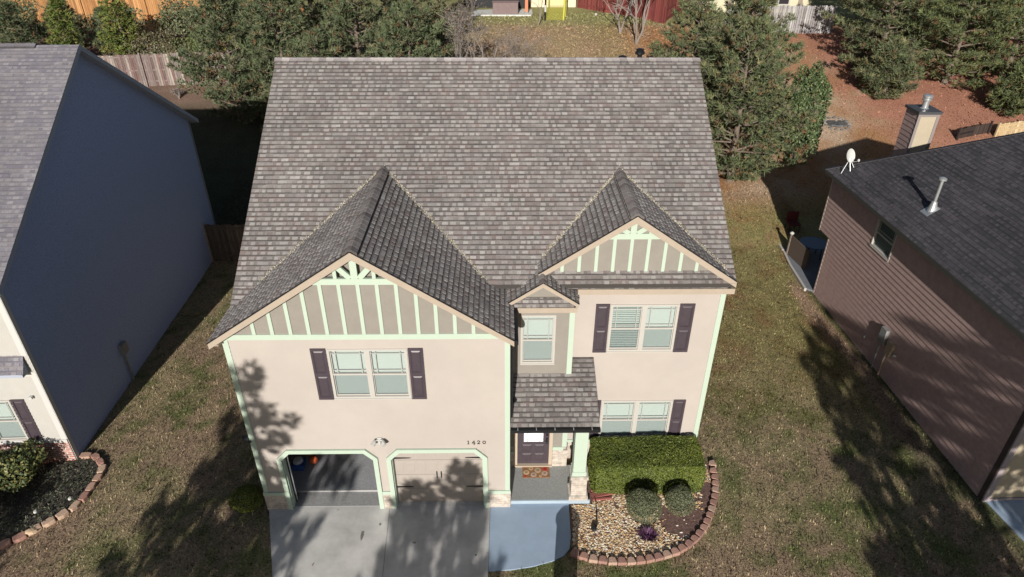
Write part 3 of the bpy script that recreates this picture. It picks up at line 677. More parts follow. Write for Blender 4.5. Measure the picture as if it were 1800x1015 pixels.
# open garage interior
b = MB(); b.box(XL+.1, -3.2, 13.28, 19.4, 0, .085); b.build('garage_floor', M_FLAKE, house)
b = MB(); b.box(XL+.1, -3.2, 13.24, 13.28, 0, .088); b.box(D1[0]+.14, D1[1]-.14, 12.725, 12.745, 0, .038); each(b, 'garage_threshold', mat('threshold_edge', (.36, .36, .36), .7), house)
b = MB(); b.box(D1[0]+.14, D1[1]-.14, 12.745, 13.24, 0, .035); b.build('garage_apron', mat('apron_grey', (.27, .27, .27), .8, 20, .2), house); b = MB(); b.box(D2[0]+.14, D2[1]-.14, 12.725, 12.90, -.05, .029); b.build('garage_apron', M_CONC, house)
b = MB(); b.box(-3.2, -3.1, 12.9, 19.4, 0, 2.7); b.build('garage_partition', M_INT, house)
b = MB(); 
for x in (D1[0]+.17, D1[1]-.17): b.tube([(x, 12.92, .1), (x, 12.92, 2.0), (x, 13.2, 2.35), (x, 15.5, 2.4)], .02, 5)
each(b, 'door_track', M_GALV, house)
b = MB()
for k in range(4): b.box(D1[0]+.2, D1[1]-.2, 13.35+.56*k, 13.89+.56*k, 2.40, 2.44)
b.build('garage_door', M_DOORTAN, house, label='open left garage door rolled up under the ceiling')
# house number, old style figures cut as strokes
num = MB()
def stroke(u, z, pts, wd=.017, s=.11):
    for (a, c) in zip(pts, pts[1:]):
        p = (u+a[0]*s, z+a[1]*s); q = (u+c[0]*s, z+c[1]*s); dx, dz = q[0]-p[0], q[1]-p[1]; l = math.hypot(dx, dz) or 1; ex, ez = dx/l*.003, dz/l*.003
        nx_, nz_ = -dz/l*wd/2, dx/l*wd/2
        num.fprism(FG, [(p[0]-ex+nx_, p[1]-ez+nz_), (p[0]-ex-nx_, p[1]-ez-nz_), (q[0]+ex-nx_, q[1]+ez-nz_), (q[0]+ex+nx_, q[1]+ez+nz_)], .013, .028)
def arc(cx, cz, rx, rz, a0, a1, n=10): return [(cx+rx*math.cos(math.radians(a0+(a1-a0)*i/n)), cz+rz*math.sin(math.radians(a0+(a1-a0)*i/n))) for i in range(n+1)]
zN = 2.455; uN = [-.965, -.835, -.70, -.56]
stroke(uN[0], zN, [(.3, 0), (.3, 1)]); stroke(uN[0], zN, [(.08, 0), (.52, 0)], .012); stroke(uN[0], zN, [(.3, 1), (.1, .82)], .012)
stroke(uN[1], zN, [(.5, -.15), (.5, 1)]); stroke(uN[1], zN, [(.5, 1), (0, .28)], .011); stroke(uN[1], zN, [(0, .26), (.75, .26)], .012); stroke(uN[1], zN, [(.33, -.15), (.67, -.15)], .011)
stroke(uN[2], zN, arc(.32, .72, .28, .27, 170, -40)); stroke(uN[2], zN, [(.53, .53), (.04, .03)], .012); stroke(uN[2], zN, [(.02, .03), (.66, .03)], .018)
stroke(uN[3], zN, arc(.38, .47, .33, .44, 0, 360, 18), .016)
num.build('house_number', M_BLACK, house, label='black house number 1420')
# floodlight
b = MB(); c0 = FG.p(-3.24, 2.66, .03); b.fbox(FG, -3.30, -3.18, 2.60, 2.72, .012, .05)
fl = b.build('floodlight', M_WHITEP, house)
for s_ in (-1, 1):
    b = MB(); p0 = Vector(FG.p(-3.24, 2.68, .06)); p1 = p0+Vector((s_*.10, -.05, .0)); p2 = p1+Vector((s_*.05, -.13, -.05))
    b.tube([p0, p1], .018, 6); b.tube([p1-Vector((0, .0, 0)), p1+Vector((s_*.015, -.05, -.015)), p2], [.035, .05, .062], 10); b.build('lamp_head', M_WHITEP, fl, smooth=False)
b = MB(); b.tube([FG.p(-3.24, 2.61, .05), FG.p(-3.24, 2.54, .10)], [.03, .04], 8); b.build('motion_sensor', M_WHITEP, fl)
b = MB(); b.box(XL-.16, XL-.02, 12.62, 12.74, 2.64, 2.76); b.box(XL-.05, XL+.03, 12.62, 12.66, 2.60, 2.66); b.build('security_camera', mat('dark_plastic', (.05, .05, .055), .4), house)
# roof vents behind the ridge
for x, zt in ((3.76, 10.43), (4.29, 10.64)):
    b = MB(); y = 21.35; zb = ZR-SM*(y-YR)-.1; b.tube([(x, y, zb), (x, y, zt-.16)], .075, 10); b.lathe((x, y, zt-.2), [(.09, 0), (.15, .03), (.15, .09), (.11, .12), (.13, .17), (.03, .2)], 12); b.build('roof_vent', M_BLACK, house)

def leafmesh(name, C, N, size, cols, m, parent=None, org=(0, 0, 0), asp=.55, jit=.8, rs=rs):
    "one small folded-free leaf quad per centre C, roughly facing N"
    n = len(C); R = rs.normal(size=(n, 3)); N = N/np.maximum(np.linalg.norm(N, axis=1, keepdims=True), 1e-6)+R*jit; N /= np.linalg.norm(N, axis=1, keepdims=True)
    T = np.cross(N, rs.normal(size=(n, 3))); T /= np.linalg.norm(T, axis=1, keepdims=True); B = np.cross(N, T)
    s = (size*rs.uniform(.6, 1.3, n))[:, None]
    V = np.stack([C-T*s*.5, C+B*s*asp*.5, C+T*s*.5, C-B*s*asp*.5], 1).reshape(-1, 3)
    return npmesh(name, V, 4, cols, m, parent, org)
def pickcols(n, pal, j=.2, rs=rs):
    pal = np.array(pal); c = pal[rs.randint(len(pal), size=n)]; return c*(1+rs.uniform(-j, j, n))[:, None]
def blob_shrub(name, label, cat, x, y, z, rx, ry, rz, n, size, pal, stemn=5, group=None, lump=.12, corecol=(.02, .028, .012), seed=0, fill=.75):
    r_ = np.random.RandomState(seed+5); t = thing(name, (x, y, z), label, cat, group)
    D = r_.normal(size=(n, 3)); D /= np.linalg.norm(D, axis=1, keepdims=True); D[:, 2] = np.where(D[:, 2] < -.55, -D[:, 2], D[:, 2])
    L_ = r_.normal(size=(14, 3)); L_ /= np.linalg.norm(L_, axis=1, keepdims=True)
    bump_ = np.max(np.exp(-((1-D@L_.T)*9)), axis=1)
    rad = (1+lump*(bump_*1.6-.8))*(fill+(1-fill)*r_.uniform(0, 1, n)**.4)
    C = D*rad[:, None]*np.array([rx, ry, rz])+np.array([x, y, z+rz*.95])
    C[:, 2] = np.maximum(C[:, 2], z+.02)
    leafmesh('foliage', C, D, size, pickcols(n, pal, .3, r_), M_LEAF, t, rs=r_)
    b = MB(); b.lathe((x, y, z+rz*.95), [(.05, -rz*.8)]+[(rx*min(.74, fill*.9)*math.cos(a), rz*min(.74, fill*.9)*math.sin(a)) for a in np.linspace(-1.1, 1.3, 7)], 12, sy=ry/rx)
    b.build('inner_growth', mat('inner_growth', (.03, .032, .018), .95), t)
    b = MB()
    for k in range(stemn):
        a = k*2.4; b.tube([(x+.04*math.cos(a), y+.04*math.sin(a), z-.03), (x+.3*rx*math.cos(a), y+.3*ry*math.sin(a), z+rz)], [.02, .008], 5)
    b.build('stem', M_BARK, t)
    return t
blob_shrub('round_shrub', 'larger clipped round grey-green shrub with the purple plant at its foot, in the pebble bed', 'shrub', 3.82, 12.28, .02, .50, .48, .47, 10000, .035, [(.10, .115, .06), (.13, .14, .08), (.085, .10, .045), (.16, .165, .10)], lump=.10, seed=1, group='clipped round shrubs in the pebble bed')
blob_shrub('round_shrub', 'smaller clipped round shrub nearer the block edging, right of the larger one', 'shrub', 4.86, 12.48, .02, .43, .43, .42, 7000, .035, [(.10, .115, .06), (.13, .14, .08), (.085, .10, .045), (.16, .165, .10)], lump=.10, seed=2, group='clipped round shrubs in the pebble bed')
blob_shrub('round_shrub', 'low yellow-green round shrub in tree shade beside the left edge of the driveway', 'shrub', -7.2, 12.75, 0, .45, .45, .36, 6000, .04, [(.15, .17, .03), (.20, .20, .03), (.08, .11, .02)], seed=3)
blob_shrub('shrub', 'leafy green and yellow shrub under the window of the grey-white house', 'shrub', -14.15, 13.75, 0, .95, .75, .62, 4200, .10, [(.07, .095, .035), (.12, .13, .04), (.05, .075, .03), (.16, .15, .05)], seed=4, lump=.4, fill=.4)
blob_shrub('shrub', 'sparse reddish shrub against the brick base of the grey-white house', 'shrub', -13.75, 14.15, 0, .38, .28, .52, 1400, .06, [(.16, .05, .04), (.08, .09, .04), (.22, .09, .07)], seed=5, lump=.5, fill=.2)
blob_shrub('shrub', 'dark shrub in the near corner of the left stone-edged bed', 'shrub', -15.0, 12.6, 0, .9, .7, .5, 3800, .09, [(.05, .075, .03), (.09, .12, .04), (.14, .15, .05)], seed=6, lump=.4, fill=.4)
# grit and leaves caught in the roof valleys
vx = []
for P, sl, xl, xr in ((PG, SLG, -6.4, .1), (PR, SLR, 1.0, 5.7)):
    for q in range(1500):
        u = rs.uniform(xl, xr); dz_ = P[1]-sl*abs(u-P[0]); yv = YE+(dz_-ZE)/SM
        if yv < YE+.05: continue
        off = rs.normal()*.045; vx.append((u, yv+off, dz_+max(0, off)*SM+.028))
vx = np.array(vx); o = leafmesh('valley_grit', vx, np.tile([0, -.4, 1.], (len(vx), 1)), .045, pickcols(len(vx), [(.42, .36, .30), (.36, .32, .22), (.30, .30, .20), (.46, .42, .38)], .2), M_LEAF, R_); o['kind'] = 'stuff'
# clipped hedge
hd = thing('hedge', (4.2, 13.85, 0), 'long flat-topped clipped green hedge under the ground floor window', 'hedge')
HX0, HX1, HY0, HY1, HZ1 = 2.52, 5.74, 13.05, 14.36, 1.12
n = 44000; P_ = rs.uniform(size=(n, 3)); side = rs.choice(5, size=n, p=[.40, .33, .09, .10, .08])
C = np.empty((n, 3)); N_ = np.zeros((n, 3)); C[:, 0] = HX0+(HX1-HX0)*P_[:, 0]; C[:, 1] = HY0+(HY1-HY0)*P_[:, 1]; C[:, 2] = .06+(HZ1-.06)*P_[:, 2]
for s_, (ax, val, nn) in enumerate(((2, HZ1, (0, 0, 1)), (1, HY0, (0, -1, 0)), (1, HY1, (0, 1, 0)), (0, HX0, (-1, 0, 0)), (0, HX1, (1, 0, 0)))):
    k = side == s_; C[k, ax] = val; N_[k] = nn
ctr = np.array([(HX0+HX1)/2, (HY0+HY1)/2, .5]); hs_ = np.array([(HX1-HX0)/2, (HY1-HY0)/2, .62])
q = (C-ctr)/hs_; rr = (np.abs(q)**12).sum(1)**(1/12.); C = ctr+(C-ctr)/np.maximum(rr, .9)[:, None]*1.0
ripple = (fbm(C[:, 0]*1.0+C[:, 2]*.7, C[:, 1]+C[:, 2], .55, 33)-.5)*.17; C += N_*ripple[:, None]-N_*(rs.uniform(0, 1, n)**2*.09)[:, None]
tone = np.clip(.5+fbm(C[:, 0]+C[:, 2], C[:, 1]-C[:, 2], .5, 44)-.5, 0, 1)[:, None]
cc = np.array([.045, .068, .012])*(1-tone)+np.array([.155, .18, .03])*tone; cc = cc*(1+rs.uniform(-.45, .45, n))[:, None]
leafmesh('foliage', C, N_+np.array([0, -.2, .3]), .045, cc, M_LEAF, hd, asp=.6, jit=.7)
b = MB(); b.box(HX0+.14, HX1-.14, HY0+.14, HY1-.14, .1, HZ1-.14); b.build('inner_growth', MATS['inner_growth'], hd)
b = MB()
for k in range(7): b.tube([(HX0+.3+k*.44, 13.7, -.02), (HX0+.3+k*.44, 13.7, .3)], .03, 6)
b.build('stem', M_BARK, hd)

# pebbles
PEB = [(1.92, 12.7), (1.86, 11.7), (1.85, 11.25), (2.35, 11.05), (3.15, 10.98), (3.9, 11.07), (4.65, 11.3), (5.2, 11.8), (5.6, 12.5), (5.7, 13.1), (5.1, 13.15), (4.4, 13.1), (3.3, 13.3), (2.7, 13.4), (2.5, 12.72)]
N0 = 15000; px = rs.uniform(1.8, 6.1, N0); py = rs.uniform(10.9, 14.4, N0)
dens = np.where(px+.35*(py-12) < 3.3, 1.0, np.where(fbm(px, py, .7, 61) > .40, .8, .42)); dens = np.where(np.hypot(px-4.9, py-12.2) < .62, .04, dens)
dens = np.where((px > 5.2) & (py < 13.2), dens*.5, dens); dens = np.where((px > 5.5) & (py > 13.4), .8, dens)
k = (inpoly(px, py, PEB) | ((px > 5.78) & (px < 6.1) & (py > 13.5) & (py < 14.2))) & (rs.uniform(size=N0) < dens); px, py = px[k], py[k]; m_ = len(px)
base = np.array([[1, 0, 0], [.4, .85, 0], [-.6, .8, 0], [-1, -.1, 0], [-.3, -.9, 0], [.6, -.7, 0], [0, 0, .62]]); tri = [(i, (i+1) % 6, 6) for i in range(6)]
sz = rs.uniform(.018, .042, m_)[:, None, None]; an = rs.uniform(0, 6.28, m_); ca, sa = np.cos(an), np.sin(an)
B_ = base[None]*(1+rs.uniform(-.25, .25, (m_, 7, 3)))*sz*np.array([1.25, .8, 1]); BX = B_[:, :, 0]*ca[:, None]-B_[:, :, 1]*sa[:, None]+px[:, None]; BY = B_[:, :, 0]*sa[:, None]+B_[:, :, 1]*ca[:, None]+py[:, None]
BZ = B_[:, :, 2]+.016+rs.uniform(0, .014, m_)[:, None]; BB = np.stack([BX, BY, BZ], -1); Vp = np.concatenate([BB[:, list(t)] for t in tri], 1).reshape(-1, 3)
pc = pickcols(m_, [(.50, .40, .26), (.58, .50, .39), (.46, .29, .15), (.34, .21, .13), (.62, .57, .49), (.20, .13, .09), (.52, .37, .19)], .15); 
o = npmesh('pebbles', Vp, 3, np.repeat(pc, 6, 0), M_PEB); tag(o, 'tan and white pebbles covering the bed by the walkway', 'pebbles', kind='stuff')

def polyline(pts, step):
    P = [Vector((*p, 0)) for p in pts]; out = []; carry = 0
    for a, b in zip(P, P[1:]):
        L = (b-a).length; d = (b-a)/L; t = carry
        while t < L: out.append((a+d*t, math.atan2(d.y, d.x))); t += step
        carry = t-L
    return out
RED = [(.33, .19, .15), (.38, .23, .18), (.30, .17, .14), (.40, .27, .21)]
edge = [(1.85, 11.10), (2.27, 10.95), (2.75, 10.87), (3.2, 10.86), (3.65, 10.90), (4.1, 11.0), (4.5, 11.13), (4.85, 11.32), (5.15, 11.56), (5.42, 11.85), (5.66, 12.2), (5.87, 12.6), (6.05, 13.0), (6.16, 13.35), (6.23, 13.7), (6.25, 14.02), (6.2, 14.3)]
pl_ = polyline(edge, .245)
ORD = 'first second third fourth fifth sixth seventh eighth ninth tenth eleventh twelfth thirteenth fourteenth fifteenth sixteenth seventeenth eighteenth nineteenth twentieth'.split(); ORD += ['twenty-'+q for q in ORD[:9]]+['thirtieth']+['thirty-'+q for q in ORD[:9]]
for i, (p, an) in enumerate(pl_):
    an += rnd.uniform(-.05, .05); d = Vector((math.cos(an), math.sin(an), 0)); nn = Vector((math.sin(an), -math.cos(an), 0)); b = MB(); c = rnd.choice(RED); h = .10+rnd.uniform(0, .015)
    a = p-d*.118; e_ = p+d*.118; f = [a+nn*.10, e_+nn*.10, e_-nn*.07-d*.035, p-nn*.10, a-nn*.07+d*.035]
    if i == len(pl_)-1: f = [q+Vector((.06, .05, 0)) for q in f]
    b.prism([(q.x, q.y, h) for q in f], [(q.x, q.y, -.03) for q in f], c)
    o = b.build('edging_block', M_BLOCK, None, org=(p.x, p.y, 0), bevel=.012)
    nth = 'near the walkway' if i < 6 else 'at the front of the curve' if i < 14 else 'on the right of the curve' if i < 20 else 'at the far end by the hedge'
    tag(o, 'reddish wedge block of the pebble bed edging, '+ORD[i]+' from its walkway end', 'edging block', 'wedge blocks edging the pebble bed')
ledge = [(-12.78, 14.72), (-12.5, 14.70), (-12.25, 14.52), (-12.02, 14.24), (-11.95, 13.9), (-11.97, 13.5), (-11.98, 13.1), (-12.08, 12.75), (-12.32, 12.42), (-12.62, 12.12), (-12.95, 11.78), (-13.3, 11.5), (-13.8, 11.2)]
for i, (p, an) in enumerate(polyline(ledge, .345)):
    an += rnd.uniform(-.10, .10); d = Vector((math.cos(an), math.sin(an), 0)); nn = Vector((math.sin(an), -math.cos(an), 0)); b = MB(); c = rnd.choice([(.38, .22, .17), (.42, .27, .20), (.36, .20, .16), (.48, .34, .25)])
    L_ = rnd.uniform(.145, .17); wv = rnd.uniform(.09, .12); f = [p-d*L_+nn*wv*.8, p-d*L_*.3+nn*wv*1.1, p+d*L_+nn*wv*.85, p+d*L_*1.02-nn*wv*.7, p+d*.02-nn*wv, p-d*L_*.95-nn*wv*.8]
    b.prism([(q.x, q.y, .11+rnd.uniform(-.012, .012)) for q in f], [(q.x, q.y, -.03) for q in f], c)
    tag(b.build('edging_stone', M_BLOCK, None, org=(p.x, p.y, 0), bevel=.02), 'rough pink sandstone in the left bed edging, '+ORD[i]+' from the house corner', 'edging stone', 'sandstones edging the left bed')
def rock(name, label, cat, x, y, z, s, col, h=.6, group=None, seed=0):
    r_ = np.random.RandomState(seed+50); b = MB(); n = 8; prof = [(.75, -.1), (1, .15), (.85, .45), (.45, .62)]
    b.lathe((x, y, z), [(r*s*(1+r_.uniform(-.1, .1)), q*s*h) for r, q in prof], n, col, 1.2, .85)
    b.v = [(vx+r_.uniform(-.08, .08)*s, vy+r_.uniform(-.08, .08)*s, vz+r_.uniform(-.04, .04)*s) for vx, vy, vz in b.v]
    return tag(b.build(name, M_BLOCK, None, org=(x, y, z)), label, cat, group)
rock('rock', 'pale tan rock set on the corner of the left stone edging', 'rock', -12.75, 11.93, .08, .15, (.52, .38, .25), seed=1)
rock('rock', 'small grey rock on top of the low yellow-green shrub by the driveway', 'rock', -7.28, 12.62, .55, .09, (.5, .5, .5), seed=2)
rock('rock', 'loose pale block lying at the far end of the pebble bed edging', 'rock', 5.98, 14.45, .0, .11, (.42, .34, .28), seed=3)
# door mat
mt = MB(); FZ = .152
mt.box(.545, 1.345, 13.60, 14.04, FZ, FZ+.012); mm = mt.build('doormat', mat('brown_red_mat', (.20, .06, .035), .95, 9, .5, col2=(.30, .20, .10)), None, org=(.94, 13.82, FZ)); tag(mm, 'brown and red doormat with pale round shapes in front of the front door', 'doormat')
b = MB()
for (x, y, r, c) in ((.66, 13.80, .09, (.50, .36, .22)), (.87, 13.71, .09, (.46, .34, .26)), (1.0, 13.88, .10, (.42, .30, .20)), (1.20, 13.76, .09, (.45, .33, .26)), (.80, 13.95, .07, (.48, .32, .18)), (1.07, 13.66, .045, (.5, .35, .2)), (1.22, 13.93, .08, (.40, .05, .03)), (.62, 13.65, .05, (.42, .07, .04))):
    b.lathe((x, y, FZ+.0125), [(r, 0), (r*.97, .004)], 14, c); b.lathe((x, y, FZ+.017), [(r*.5, 0), (r*.45, .002)], 10, tuple(q*.6 for q in c))
b.build('printed_shape', M_BLOCK, mm)
# splash block, garden stake, purple plant, lights
b = MB(); c = (.26, .09, .075); b.bar((2.50, 13.0, .05), (3.10, 13.12, .09), .20, .05, c); b.bar((2.52, 12.86, .05), (3.08, 12.92, .05), .07, .07, c); b.bar((2.50, 13.16, .07), (3.02, 13.24, .11), .05, .08, c)
tag(b.build('splash_block', M_BLOCK, None, org=(2.8, 13, 0), bevel=.01), 'dark red splash block between the column base and the hedge', 'splash block')
t = thing('garden_ornament', (2.49, 11.95, .03), 'small black metal garden ornament standing in the pebbles', 'garden ornament')
b = MB(); b.tube([(2.52, 11.97, .0), (2.53, 11.98, .22), (2.50, 12.0, .40), (2.47, 12.0, .46)], [.03, .022, .015, .008], 6); b.build('stake', M_BLACK, t)
b = MB(); b.lathe((2.44, 11.88, .02), [(.03, 0), (.085, .05), (.07, .10), (.02, .13)], 10, sy=1.3); b.build('body', M_BLACK, t)
t = thing('purple_plant', (3.86, 11.62, .02), 'spiky purple plant in front of the larger round shrub', 'plant')
n = 420; a = rs.uniform(0, 6.28, n); r = rs.uniform(.01, .12, n); el = rs.uniform(.3, 1.4, n); L_ = rs.uniform(.12, .25, n)
bs = np.stack([3.86+r*np.cos(a)*1.6, 11.62+r*np.sin(a), np.full(n, .03)], 1); dr = np.stack([np.cos(a)*np.cos(el), np.sin(a)*np.cos(el), np.sin(el)], 1); sd = np.stack([-np.sin(a), np.cos(a), np.zeros(n)], 1)*.014
npmesh('leaf_blades', np.stack([bs-sd, bs+sd, bs+dr*L_[:, None]], 1).reshape(-1, 3), 3, pickcols(n, [(.12, .05, .12), (.18, .09, .17), (.10, .04, .07)], .2), M_LEAF, t)
for i, (x, y, lb) in enumerate(((-12.95, 12.5, 'small white path light just inside the left stone edging, farther from the house corner'), (-12.25, 12.95, 'small white path light just inside the left stone edging, nearer the house corner'))):
    t = thing('path_light', (x, y, .02), lb, 'path light', 'path lights in the left bed')
    b = MB(); b.tube([(x, y, -.02), (x, y, .16)], .012, 6); b.build('stake', M_BLACK, t); b = MB(); b.lathe((x, y, .16), [(.05, 0), (.05, .02), (.035, .06)], 10); b.build('cap', M_WHITEP, t)
# garage contents
t = thing('cardboard_box', (-5.95, 14.75, .085), 'brown cardboard box in the shade inside the open garage', 'box')
b = MB(); b.box(-6.15, -5.72, 14.57, 14.93, .086, .42); b.build('carton', mat('cardboard', (.26, .16, .09), .9, 5, .1), t); b = MB(); b.box(-6.15, -5.72, 14.935, 15.06, .41, .43); b.build('flap', MATS['cardboard'], t)
t = thing('storage_tote', (-6.12, 14.15, .085), 'blue storage tote with a pale bag in it inside the open garage', 'storage tote')
b = MB(); b.hexa([(-6.26, 14.0, .086), (-5.96, 14.0, .086), (-5.96, 14.27, .086), (-6.26, 14.27, .086), (-6.30, 13.96, .34), (-5.92, 13.96, .34), (-5.92, 14.31, .34), (-6.30, 14.31, .34)]); b.build('bin', mat('blue_plastic', (.04, .09, .30), .5), t)
b = MB(); b.lathe((-6.12, 14.13, .32), [(.05, 0), (.16, .04), (.13, .12), (.05, .15)], 8); b.build('bag', mat('bag_pale', (.45, .47, .5), .7), t)
t = thing('toy_ball', (-5.72, 14.32, .085), 'orange-red ball on the garage floor beside the blue tote', 'ball')
b = MB(); b.lathe((-5.72, 14.32, .085), [(.02, 0)]+[(.13*math.cos(a), .13+.13*math.sin(a)) for a in np.linspace(-1.3, 1.3, 9)]+[(.02, .26)], 16); b.build('shell', mat('red_orange_plastic', (.55, .12, .05), .4), t, smooth=True)

# ================================================================== LEFT HOUSE
lh = thing('house', (-19, 21, 0), 'grey-white two storey neighbouring house with a dark blue shaded gable wall, on the left', 'house')
LG = Fr(-13.0, 14.6, -.0333, .9994); LF = Fr(-13.0, 14.6, .9994, .0333)
DLn, LPK, LPZ, LEZ = 13.5, 6.72, 10.62, 6.30
lsl = (LPZ-LEZ)/LPK
def lclip(z):
    if z <= LEZ: return (0, DLn)
    d = (z-LEZ)/lsl; return (d, DLn-d)
b = MB(); laps(b, LG, 0, DLn, .0, 10.55, (), .125, .010, lclip); b.build('gable_siding', M_LGABLE, lh)
LW = (-2.85, -1.06, .88, 2.44)
b = MB()
b.prism([LG.p(0, 0, -.08), LG.p(0, LEZ, -.08), LG.p(LPK, LPZ-.1, -.08), LG.p(DLn, LEZ, -.08), LG.p(DLn, 0, -.08)][::-1], [LG.p(0, 0, 0), LG.p(0, LEZ, 0), LG.p(LPK, LPZ-.1, 0), LG.p(DLn, LEZ, 0), LG.p(DLn, 0, 0)][::-1])
holed(b, LF, -13, -.081, 0, 6.3, [LW], -.1, 0); b.fbox(LF, -13, 0, 0, 6.2, -DLn, -DLn+.1); b.fbox(LF, -13.1, -13, 0, 6.2, -DLn, 0)
b.fbox(LF, -12.9, -.1, 2.8, 3.0, -DLn+.1, -.12); b.build('wall', M_LGABLE, lh)
b = MB(); laps(b, LF, -13, 0, .84, 6.2, [LW]); b.build('front_siding', M_LWALL, lh)
b = MB(); b.fbox(LF, -13, .02, -.02, .78, .001, .05); b.build('brick_skirt', M_BRICK, lh)
b = MB(); b.fbox(LF, -13, .02, .782, .90, .001, .058); b.fbox(LF, -.14, .02, .90, 3.42, .004, .03); b.fbox(LF, -.14, .02, 4.0, 6.2, .004, .03); b.fbox(LF, -13, -.141, 3.28, 3.42, .004, .03)
b.fbox(LG, -.02, .12, .0, 6.2, .012, .035); each(b, 'trim_board', M_LTRIM, lh)
b = MB(); b.fbox(LG, DLn-.10, DLn, .0, 6.2, .012, .035); b.build('corner_trim', M_METALGREY, lh)
lr = MB(); OV = .30; LZe = 6.30-.30*lsl+.12; LZp = LPZ+.12
for s_ in (0, 1):
    e0 = (-OV if s_ == 0 else DLn+OV); pol = [(e0, LZe-.16), (e0, LZe), (LPK, LZp), (LPK, LZp-.16)]
    if s_: pol = pol[::-1]
    lr.prism([LG.p(u, z, OV) for u, z in pol], [LG.p(u, z, -13.4) for u, z in pol])
LR_ = lr.build('roof', mat('slate_fascia', (.34, .37, .44), .7), lh)
PAL_L = ([(.18, .17, .195), (.205, .195, .215), (.165, .155, .185), (.22, .205, .22)], [(.20, .19, .21), (.23, .22, .235), (.17, .165, .19)], .8)
sh = MB(); O = Vector(LG.p(-OV-.02, LZe-.005, -13.4)); sh_up = Vector(LG.p(LPK, LZp, -13.4))-Vector(LG.p(-OV, LZe, -13.4))
shingle(sh, O+Vector((0, 0, .006)), Vector((.9994, .0333, 0)), sh_up, 13.4+OV, sh_up.length, PAL_L, e=.145, seg=.9, tl=.003, lift=.006); sh.build('shingles', M_ROOF, LR_)
c_ = MB(); ridgecap(c_, LG.p(LPK, LZp, -13.4), LG.p(LPK, LZp, -.98), .15, .45, [(.16, .15, .17), (.19, .175, .19)], th=.05, e=.3); c_.build('ridge_cap', M_ROOF, LR_)
sh = MB(); Pq = Vector(LF.p(-13, 3.55, .30)); shingle(sh, Pq, Vector((.9994, .0333, 0)), Vector(LF.p(0, 4.0, 0))-Vector(LF.p(0, 3.55, .30)), 12.9, .54, PAL_L, seg=.6, e=.13)
b = MB(); b.prism([LF.p(-13, 3.44, .29), LF.p(-13, 3.54, .29), LF.p(-13, 3.98, .0), LF.p(-13, 3.44, .0)], [LF.p(-.14, 3.44, .29), LF.p(-.14, 3.54, .29), LF.p(-.14, 3.98, 0), LF.p(-.14, 3.44, 0)])
pe = b.build('pent_roof', MATS['slate_fascia'], lh); sh.build('shingles', M_ROOF, pe)
window(lh, LF, *LW); shutter(lh, LF, -1.03, -.66, .86, 2.46)
b = MB(); b.fbox(LF, -13, OV-.02, LZe-.16, LZe-.03, OV-.0, OV+.11); b.build('gutter', M_METALGREY, lh)
b = MB(); b.fbox(LG, 3.70, 4.0, 1.15, 1.55, .012, .16); mb_ = b.build('meter_box', M_METALGREY, lh)
b = MB(); b.tube([LG.p(3.8, 1.15, .07), LG.p(3.8, 0, .07)], .035, 6); b.build('conduit', M_METALGREY, lh)
b = MB(); b.fbox(LF, -.42, -.34, 2.52, 2.60, .03, .12); b.build('security_camera', M_WHITEP, lh)

# ================================================================== RIGHT HOUSE
rh = thing('house', (20, 18, 0), 'brown lap-sided neighbouring house with a charcoal hip roof, on the right', 'house')
RW = Fr(13.34, 23.96, .0286, -.9996); RF = Fr(13.665, 12.75, .9996, .0286)
RB = Fr(13.34-.9996*0, 23.96, .9996, .0286)
RWN = (2.75, 4.0, 3.80, 5.0)
def rclip(z): return (-.86 if z > 2.60 else -.02, 11.2)
b = MB(); laps(b, RW, 0, 11.2, 0, 5.15, [RWN], .19, .030, rclip); b.build('side_siding', M_RWALL, rh)
b = MB(); holed(b, RW, -.02, 11.2, 0, 5.2, [RWN], -.1, 0); b.fbox(RW, -.86, -.021, 2.60, 5.2, -.1, 0); b.fbox(RW, -.86, -.021, 2.60, 2.7, -6, -.101)
b.fbox(RW, 0, .1, 0, 5.2, -12, -.101); b.fbox(RW, -.86, -.76, 2.7, 5.2, -12, -.101); b.fbox(RW, .1, 11.1, 2.7, 2.8, -12, -.101); b.build('wall', M_RWALL, rh)
b = MB(); laps(b, RF, .0, 12, .0, 5.15, (), .15, .01); b.fbox(RF, 0.0, 12, 0, 5.2, -.1, 0); b.build('front_siding', M_RTRIM, rh)
b = MB(); b.fbox(RW, 11.06, 11.22, 0, 5.15, .014, .035); b.build('corner_trim', mat('brown_trim', (.07, .05, .05), .7), rh)
b = MB(); b.fbox(RF, -.03, .14, 0, 5.15, .012, .05); b.fbox(RF, .14, 12, 0, .12, .012, .05); each(b, 'trim_board', mat('mauve_trim', (.34, .29, .30), .7), rh)
b = MB(); b.fbox(RW, -.02, .05, 0, 2.6, .015, .03); b.fbox(RW, -.88, -.82, 2.6, 5.15, .015, .03); each(b, 'corner_trim', mat('pale_edge', (.45, .38, .34), .7), rh)
window(rh, RW, *RWN, n=1, blinds=False, label='dark side window under the eave')
RS = .69; RO = Vector((12.91, 24.84, 5.27)); Ud = Vector((.0286, -.9996, 0)); Vh = Vector((.9996, .0286, 0)); RL_, RWd = 13.2, 12.6
def rp(u, v, dz=0, s=RS):
    return RO+Ud*u+Vh*v+Vector((0, 0, dz))
hp = RWd/2; ap0 = rp(hp, hp, hp*RS-.01); ap1 = rp(RL_-hp+.5, hp, hp*RS-.01); cs = [rp(0, 0), rp(RL_, 0), rp(RL_, RWd), rp(0, RWd)]
b = MB(); b.quad([cs[0], cs[1], ap1, ap0]); b.quad([cs[1], cs[2], ap1]); b.quad([cs[2], cs[3], ap0, ap1]); b.quad([cs[3], cs[0], ap0]); lw = [c-Vector((0, 0, .12)) for c in cs]
for k in range(4): b.quad([lw[k], lw[(k+1) % 4], cs[(k+1) % 4], cs[k]])
b.quad(lw[::-1])
